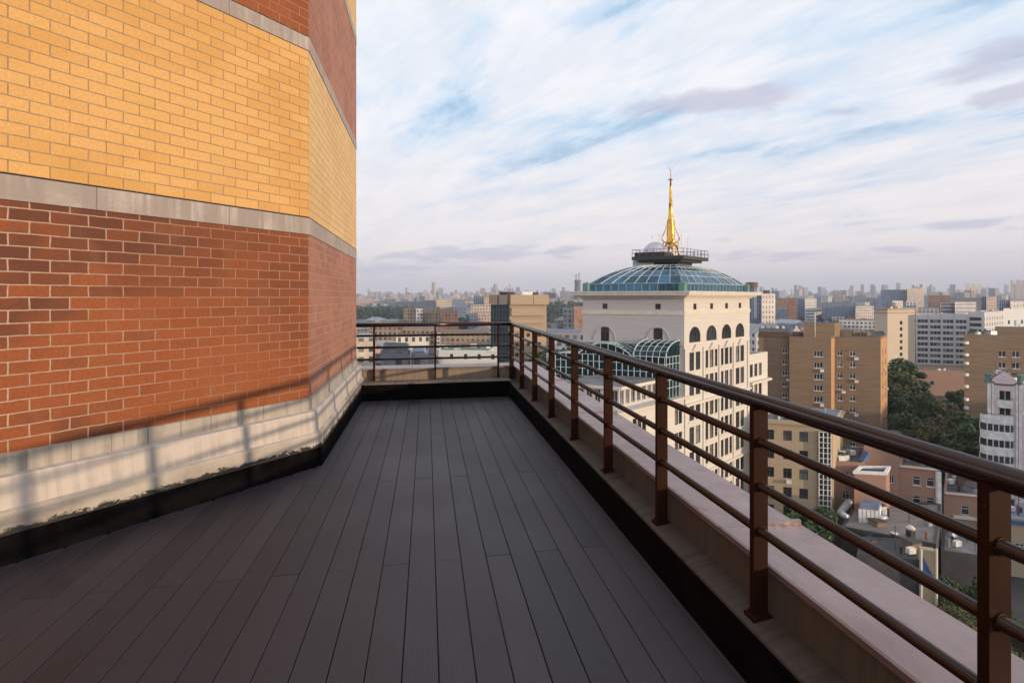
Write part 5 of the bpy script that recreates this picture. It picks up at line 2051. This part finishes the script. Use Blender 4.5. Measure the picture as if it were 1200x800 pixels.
fblock(1050, 1055, 2400, 331.5, 18, 'f_grey', 'roof_grey', 'tall grey skyline tower over the blue glass hall', 0.0, name='tower_block')
# white gabled houses below the gridded tower
for i, (px, d, w, lab) in enumerate(((886, 215, 9, 'white gabled house with a blue roof, leftmost of three'), (903, 205, 13, 'white gabled house with a wide grey roof, middle of three'), (926, 210, 12, 'white gabled house with a blue roof, nearest the tan brick block'))):
    c = Q(px, d)
    root = thing('gabled_house', lab, 'house', (c.x, c.y, GZ))
    u, v = RD(1, 0.08).normalized(), RD(-0.08, 1).normalized()
    ze = Z(391, d)
    zr_ = Z(380, d)
    q = [c - u * w / 2, c + u * w / 2, c + u * w / 2 + v * 12, c - u * w / 2 + v * 12]
    b = MB()
    b.prism([(p.x, p.y) for p in q], GZ, ze, 0, 0)
    nb = 2
    for k in range(nb):
        l, r_ = q[0] + u * (w / nb * k), q[0] + u * (w / nb * (k + 1))
        b.poly([(*l, ze), (*r_, ze), (*((l + r_) / 2), zr_)])
    b.build('wall', ['f_white'], root)
    b = MB()
    for k in range(nb):
        l, r_ = q[0] + u * (w / nb * k), q[0] + u * (w / nb * (k + 1))
        m_ = (l + r_) / 2
        for (s, e) in ((l, m_), (m_, r_)):
            zs, ze_ = (ze, zr_) if s is l else (zr_, ze)
            b.poly([(*(s - v * .3), zs + .05), (*(e - v * .3), ze_ + .05), (*(e + v * 12), ze_ + .05), (*(s + v * 12), zs + .05)])
    b.build('roof', ['roof_blue' if i != 1 else 'roof_pale'], root)
    occ(root, 10)
# tower under construction on the left skyline
c = Q(677, 1500)
root = thing('construction_tower', 'round concrete tower under construction with cranes on top, left of the glass roof', 'tower', (c.x, c.y, GZ))
b = MB()
zt = Z(330, 1500)
b.lathe((c.x, c.y, GZ), [(9.5, 0), (9.5, zt - GZ), (10.5, zt - GZ + 1), (10.5, zt - GZ + 5)], 16)
b.build('shaft', ['f_slate'], root)
for dx, h in ((-5, 22), (4, 26)):
    b = MB()
    p = c + RD(dx, 0)
    b.obox((*p, zt), (*p, zt + h), 1.6, 1.6)
    b.obox((*(p - RD(5, 0)), zt + h * .8), (*(p + RD(4, 0)), zt + h), 1.2, 1.2)
    b.build('crane', ['steel_dark'], root)
occ(root, 20)
fblock(656, 668, 1450, 341, 60, 'f_grey', 'roof_grey', 'hazy grey block left of the tower under construction', 0.0, name='tower_block')

# ------------------------------------------------------------------ off to the right, out of the frame: unseen blocks added to shade the low houses
for (r, d, w, dep, h, lab) in ((165, 48, 34, 20, 38, 'unseen brick slab added for its shade, beyond the right edge of the view'), (225, 70, 40, 28, 30, 'second unseen brick slab added for its shade, beyond the right edge')):
    c = RD(r, d)
    root = thing('apartment_block', lab, 'building', (c.x, c.y, GZ))  # added unseen slab, there only to shade the low houses
    u, v = RD(0.515, 0.857), RD(-0.857, 0.515)
    b = MB()
    b.prism([(p.x, p.y) for p in (c + u * w / 2 + v * dep / 2, c - u * w / 2 + v * dep / 2, c - u * w / 2 - v * dep / 2, c + u * w / 2 - v * dep / 2)], GZ, GZ + h, 0, 0)
    b.build('wall', ['f_tan'], root)

# ------------------------------------------------------------------ filler city
random.seed(23)
WALLS = {'tan': 'tan', 'cream': 'cream', 'grey': 'grey', 'rust': 'rust red', 'white': 'white', 'pinkish': 'pinkish', 'slate': 'dark grey', 'blueglass': 'blue glass'}
ROOFS = {'roof_dark': 'dark', 'roof_grey': 'grey', 'roof_blue': 'blue', 'roof_rust': 'rust red', 'roof_brown': 'brown', 'roof_green': 'green', 'roof_pale': 'pale'}


def free(x, y, r):
    return all((x - ox) ** 2 + (y - oy) ** 2 > (r + orr) ** 2 for ox, oy, orr in OCC)


def filler(px, d, w, dep, h, wall, roof, turn, place, hip=False):
    c = Q(px, d)
    u = RD(math.cos(turn), math.sin(turn))
    v = Vector((-u.y, u.x))
    q = [c - u * w / 2 - v * dep / 2, c + u * w / 2 - v * dep / 2, c + u * w / 2 + v * dep / 2, c - u * w / 2 + v * dep / 2]
    far = d > 1300
    size = 'low' if h < 20 else ('mid height' if h < 34 else 'tall')
    lab = '%s %s %s with a %s roof, %s' % (size, WALLS[wall], 'house' if h < 20 else 'block', ROOFS[roof], place)
    root = thing('city_block' if h < 34 else 'tower_block', lab, 'building', (c.x, c.y, GZ), lab)
    b = MB()
    zt = GZ + h
    b.prism([(p.x, p.y) for p in q], GZ, zt, 0, 0, False, random.uniform(0, 3))
    b.build('wall', ['f_' + wall], root)
    if far:
        return root
    r = MB()
    if hip:
        i1, i2 = c - u * (w / 2 - dep / 2.4), c + u * (w / 2 - dep / 2.4)
        zz = zt + dep * 0.22
        e = offset_poly(q, 0.4)
        P = [(*p, zt + 0.02) for p in e]
        r.poly([P[0], P[1], (*i2, zz), (*i1, zz)])
        r.poly([P[2], P[3], (*i1, zz), (*i2, zz)])
        r.poly([P[1], P[2], (*i2, zz)])
        r.poly([P[3], P[0], (*i1, zz)])
    else:
        r.prism([(p.x, p.y) for p in offset_poly(q, -0.4)], zt + .002, zt + 0.3)
        for k in range(random.randint(1, 3)):
            s = random.uniform(1.2, 3.2)
            cc = c + u * random.uniform(-.38, .38) * w + v * random.uniform(-.35, .35) * dep
            r.prism([(cc.x - s, cc.y - s * .7), (cc.x + s, cc.y - s * .7), (cc.x + s, cc.y + s * .7), (cc.x - s, cc.y + s * .7)], zt + .3, zt + random.uniform(1.5, 3.4))
    r.build('roof', [roof], root)
    return root


def place_name(px, d):
    side = 'behind far rail' if px < 600 else ('left of stone tower' if px < 760 else ('right of stone tower' if px < 1010 else 'over right rail'))
    dist = 'near streets' if d < 420 else ('middle distance' if d < 1300 else 'far')
    return '%s %s' % (dist, side)


nmid = 0
tries = 0
while nmid < 190 and tries < 12000:
    tries += 1
    left = random.random() < 0.42
    px = random.uniform(395, 700) if left else random.uniform(868, 1250)
    k = random.random()
    d = (150 if left else 230) + 1150 * k ** 1.5
    w, dep = random.uniform(16, 42), random.uniform(11, 18)
    if d > 600:
        w *= 1.5
        dep *= 1.3
    c = Q(px, d)
    if not free(c.x, c.y, max(w, dep) * 0.5):
        continue
    if 1036 < px < 1128 and d < 235:
        continue
    h = random.uniform(9, 21) if random.random() < 0.75 else random.uniform(20, 30)
    if d < 300:
        h = min(h, 15)
    if d > 700 and random.random() < 0.3:
        h = random.uniform(30, 42)
    lim = 375 if d < 880 else 362
    if left and d < 420:
        lim = 386
    if px > 880 and d < 620:
        lim = 379
    if any(x0 < px < x1 and dn < d < df for x0, x1, dn, df in ((400, 482, 780, 1300), (630, 695, 760, 1300), (900, 996, 600, 780))):
        continue
    h = min(h, Z(lim, d) - GZ)
    if h < 6:
        continue
    wall = random.choice(['tan', 'cream', 'cream', 'grey', 'pinkish', 'white', 'white', 'rust', 'slate', 'white', 'cream'])
    roof = random.choice(['roof_dark', 'roof_grey', 'roof_grey', 'roof_blue', 'roof_rust', 'roof_brown', 'roof_pale', 'roof_green'])
    filler(px, d, w, dep, h, wall, roof, random.choice([0, 1]) * math.pi / 2 + random.uniform(-0.55, 0.2), place_name(px, d), random.random() < 0.4)
    OCC.append((c.x, c.y, max(w, dep) * 0.48))
    nmid += 1
# skyline towers
nf = 0
for i in range(105):
    left = random.random() < 0.38
    px = random.uniform(400, 690) if left else random.uniform(872, 1240)
    d = random.uniform(1500, 3800)
    h = random.choice([22, 26, 30, 36, 44, 50, 54, 58, 64, 72]) * random.uniform(0.9, 1.1)
    if not left:
        h *= 1.08
    w = random.uniform(16, 60) if h < 40 else random.uniform(14, 26)
    wall = random.choice(['pinkish', 'cream', 'grey', 'white', 'blueglass', 'tan', 'grey'])
    filler(px, d, w, 18, h, wall, 'roof_grey', random.uniform(-0.5, 0.4), place_name(px, d))
b = MB()                                 # the rest of the city, too far and too many to tell apart
for i in range(4200):
    left = random.random() < 0.4
    px = random.uniform(380, 720) if left else random.uniform(840, 1270)
    d = 1300 + 5200 * random.random() ** 0.9
    h = random.choice([12, 16, 20, 25, 28, 30, 36, 44, 56]) * random.uniform(0.8, 1.2)
    if d > 3200 and random.random() < 0.22:
        h = random.uniform(60, 100) if random.random() < 0.8 else random.uniform(100, 150)
    w, dep = random.uniform(18, 80), random.uniform(14, 30)
    if h > 45:
        w = random.uniform(16, 34)
    c = Q(px, d)
    an = random.uniform(-0.6, 0.6)
    u = RD(math.cos(an), math.sin(an))
    v = Vector((-u.y, u.x))
    q = [c - u * w / 2 - v * dep / 2, c + u * w / 2 - v * dep / 2, c + u * w / 2 + v * dep / 2, c - u * w / 2 + v * dep / 2]
    b.prism([(p.x, p.y) for p in q], GZ, GZ + h, random.randrange(6), 6)
tag(b.build('distant_city', ['f_pinkish', 'f_cream', 'f_grey', 'f_white', 'f_blueglass', 'f_slate', 'roof_grey']), 'hazy mass of far city blocks along the horizon', kind='stuff')

# ------------------------------------------------------------------ trees
random.seed(31)


def crown_mesh(name, rad, hgt, nclump, nleaf, size, mat, seed):
    rnd = random.Random(seed)
    b = MB()
    clumps = []
    for i in range(nclump):
        a = rnd.uniform(0, 2 * math.pi)
        zz = rnd.uniform(0.15, 1.0)
        rr = rad * (0.35 + 0.55 * math.sin(math.pi * min(1, zz * 0.85 + 0.12))) * rnd.uniform(0.25, 1.0)
        clumps.append((rr * math.cos(a), rr * math.sin(a), zz * hgt, rad * rnd.uniform(0.22, 0.42)))
    for i in range(nleaf):
        cx, cy, cz, cr = clumps[rnd.randrange(nclump)]
        while True:
            x, y, z = rnd.uniform(-1, 1), rnd.uniform(-1, 1), rnd.uniform(-1, 1)
            l = x * x + y * y + z * z
            if 0.15 < l < 1:
                break
        p = Vector((cx + x * cr, cy + y * cr, cz + z * cr * 0.8))
        s = size * rnd.uniform(0.6, 1.4)
        n = Vector((x + rnd.gauss(0, .6), y + rnd.gauss(0, .6), z + 0.5 + rnd.gauss(0, .6))).normalized()
        u = n.orthogonal().normalized()
        v = n.cross(u)
        an = rnd.uniform(0, 6.28)
        u2 = u * math.cos(an) + v * math.sin(an)
        v2 = n.cross(u2)
        b.poly([p - u2 * s, p + v2 * s * 0.55, p + u2 * s, p - v2 * s * 0.55], 0, [(0, 0)] * 4)
    return b.mesh(name, [mat]), clumps


def trunk_mesh(h, clumps, z0, seed):
    rnd = random.Random(seed)
    b = MB()
    r = h * 0.022
    b.tube([(0, 0, 0), (0.1, 0.05, h * 0.3), (-0.1, 0.1, h * 0.6), (0.05, 0, h * 0.85)], [r * 1.3, r, r * 0.7, r * 0.25], 8)
    for c in clumps[::3]:
        zb = max(h * 0.25, min(h * 0.6, (z0 + c[2]) * 0.6))
        b.tube([(0, 0, zb), (c[0] * .5, c[1] * .5, (zb + z0 + c[2]) * .5), (c[0], c[1], z0 + c[2])], [r * .5, r * .3, r * .1], 5, cap=False)
    return b.mesh('trunk', ['bark'])


KINDS = []
for i, (rad, hgt, ncl, nl, size, mat) in enumerate(((5.5, 11, 26, 7000, 0.42, 'leaf'), (4.6, 13, 22, 6500, 0.40, 'leaf'), (6.0, 10, 28, 7000, 0.42, 'leaf_olive'), (3.2, 6, 24, 12000, 0.13, 'leaf_olive'))):
    cm, cl = crown_mesh('crown', rad, hgt, ncl, nl, size, mat, 100 + i)
    z0 = hgt * 0.38
    KINDS.append((cm, trunk_mesh(z0 + hgt * 0.85, cl, z0, 200 + i), z0, z0 + hgt))


def tree(px, d, ytop, kind, label, group=None, h=None):
    p = Q(px, d)
    cm, tm, z0, hh = KINDS[kind]
    if h is None:
        h = Z(ytop, d) - GZ
    s = h / hh
    root = thing('tree', label, 'tree', (p.x, p.y, GZ), group)
    an = random.uniform(0, 6.28)
    for nm_, me, z in (('trunk', tm, 0), ('crown', cm, z0)):
        o = bpy.data.objects.new(nm_, me)
        COL.objects.link(o)
        o.parent = root
        o.location = (0, 0, z * s)
        o.scale = (s * random.uniform(.92, 1.1), s * random.uniform(.92, 1.1), s)
        o.rotation_euler = (0, 0, an)
    return root


g1 = 'dark green trees growing between the two tan brick blocks'
for (px, d, y, k) in ((1053, 186, 425, 0), (1066, 190, 429, 1), (1044, 178, 433, 2), (1078, 196, 448, 0), (1090, 200, 462, 1), (1112, 178, 462, 0), (1122, 172, 456, 1),
                      (1104, 168, 470, 2), (1058, 150, 458, 2), (1046, 142, 470, 0), (1072, 148, 468, 0), (1086, 152, 478, 1), (1118, 140, 486, 0), (1100, 136, 492, 2),
                      (1062, 128, 490, 0), (1080, 126, 500, 2), (1128, 124, 500, 1), (1136, 116, 484, 1), (1110, 118, 512, 0), (1092, 112, 520, 1)):
    tree(px, d, y, k, 'bushy green tree in the dark grove between the two tan brick blocks', g1)
tree(957, 72, 592, 1, 'leafy tree in front of the ochre house, seen through the rails')
tree(935, 70, 606, 0, 'rounded tree left of the one before the ochre house')
tree(1131, 60, 662, 3, 'small olive leaved tree in the dark yard, left of the nearest rail post', h=9.0)
tree(1108, 56, 690, 3, 'low bush in the dark yard, left of the small olive leaved tree', h=7.0)
for (px, d, hh_) in ((1095, 63, 7), (1112, 66, 8.5), (1150, 66, 9), (1168, 63, 8), (1045, 60, 7), (1020, 62, 8)):
    tree(px, d, 0, random.choice([0, 1]), 'dark bushy tree crowding the yard between the sheds', 'dark bushy trees crowding the yard', h=hh_)
tree(1192, 58, 690, 3, 'olive leaved tree right of the nearest rail post', h=8.5)
tree(884, 232, 397, 0, 'dark tree between the stone tower and the tan brick block')
tree(664, 112, 421, 2, 'round tree beside the low white building left of the atrium')
tree(655, 108, 425, 0, 'darker tree left of the round one near the atrium')
for (px, d, y) in ((1004, 300, 392), (1012, 310, 391), (1019, 305, 390), (998, 320, 393)):
    tree(px, d, y, 0, 'green tree in the row behind the tan block penthouse', 'trees behind the tan block penthouse')
for i in range(46):                      # street trees among the far roofs
    left = random.random() < 0.5
    for _ in range(60):
        px = random.uniform(418, 680) if left else random.uniform(878, 1200)
        d = random.uniform(170 if left else 240, 800)
        p = Q(px, d)
        if free(p.x, p.y, 2):
            break
    tree(px, d, 0, random.choice([0, 1, 2]), 'small green street tree among the roofs ' + place_name(px, d), 'street trees ' + place_name(px, d), h=random.uniform(10, 17))


def wood(px0, px1, d0, d1, ytop, n, seed, label):
    rnd = random.Random(seed)
    b = MB()
    for i in range(n):
        px, d = rnd.uniform(px0, px1), rnd.uniform(d0, d1)
        c = Q(px, d)
        top = Z(ytop, (d0 + d1) / 2) * 1.0 - GZ
        h = top * rnd.uniform(0.72, 1.05)
        rad = rnd.uniform(5, 9)
        for k in range(70):
            a = rnd.uniform(0, 6.28)
            zz = rnd.random() ** 0.7
            rr = rad * math.sqrt(max(0.05, 1 - (zz * 1.6 - 0.75) ** 2)) * rnd.uniform(0.5, 1)
            p = Vector((c.x + rr * math.cos(a), c.y + rr * math.sin(a), GZ + h * (0.25 + 0.75 * zz)))
            s = rnd.uniform(1.2, 2.4)
            nrm = Vector((math.cos(a) + rnd.gauss(0, .5), math.sin(a) + rnd.gauss(0, .5), 0.3 + zz + rnd.gauss(0, .4))).normalized()
            u = nrm.orthogonal().normalized()
            v = nrm.cross(u)
            b.poly([p - u * s, p - v * s * .7, p + u * s, p + v * s * .7], 0, [(0, 0)] * 4)
    tag(b.build('woodland', ['leaf_far']), label, kind='stuff')


wood(405, 476, 850, 1250, 359.5, 150, 1, 'dark green park woodland left of the brown apartment slabs')
wood(636, 690, 800, 1300, 354, 130, 2, 'wooded rise left of the stone tower')
wood(908, 990, 640, 760, 368.5, 130, 3, 'park trees in front of the blue grey apartment row')
wood(540, 560, 560, 700, 371, 30, 4, 'park trees by the salmon block')
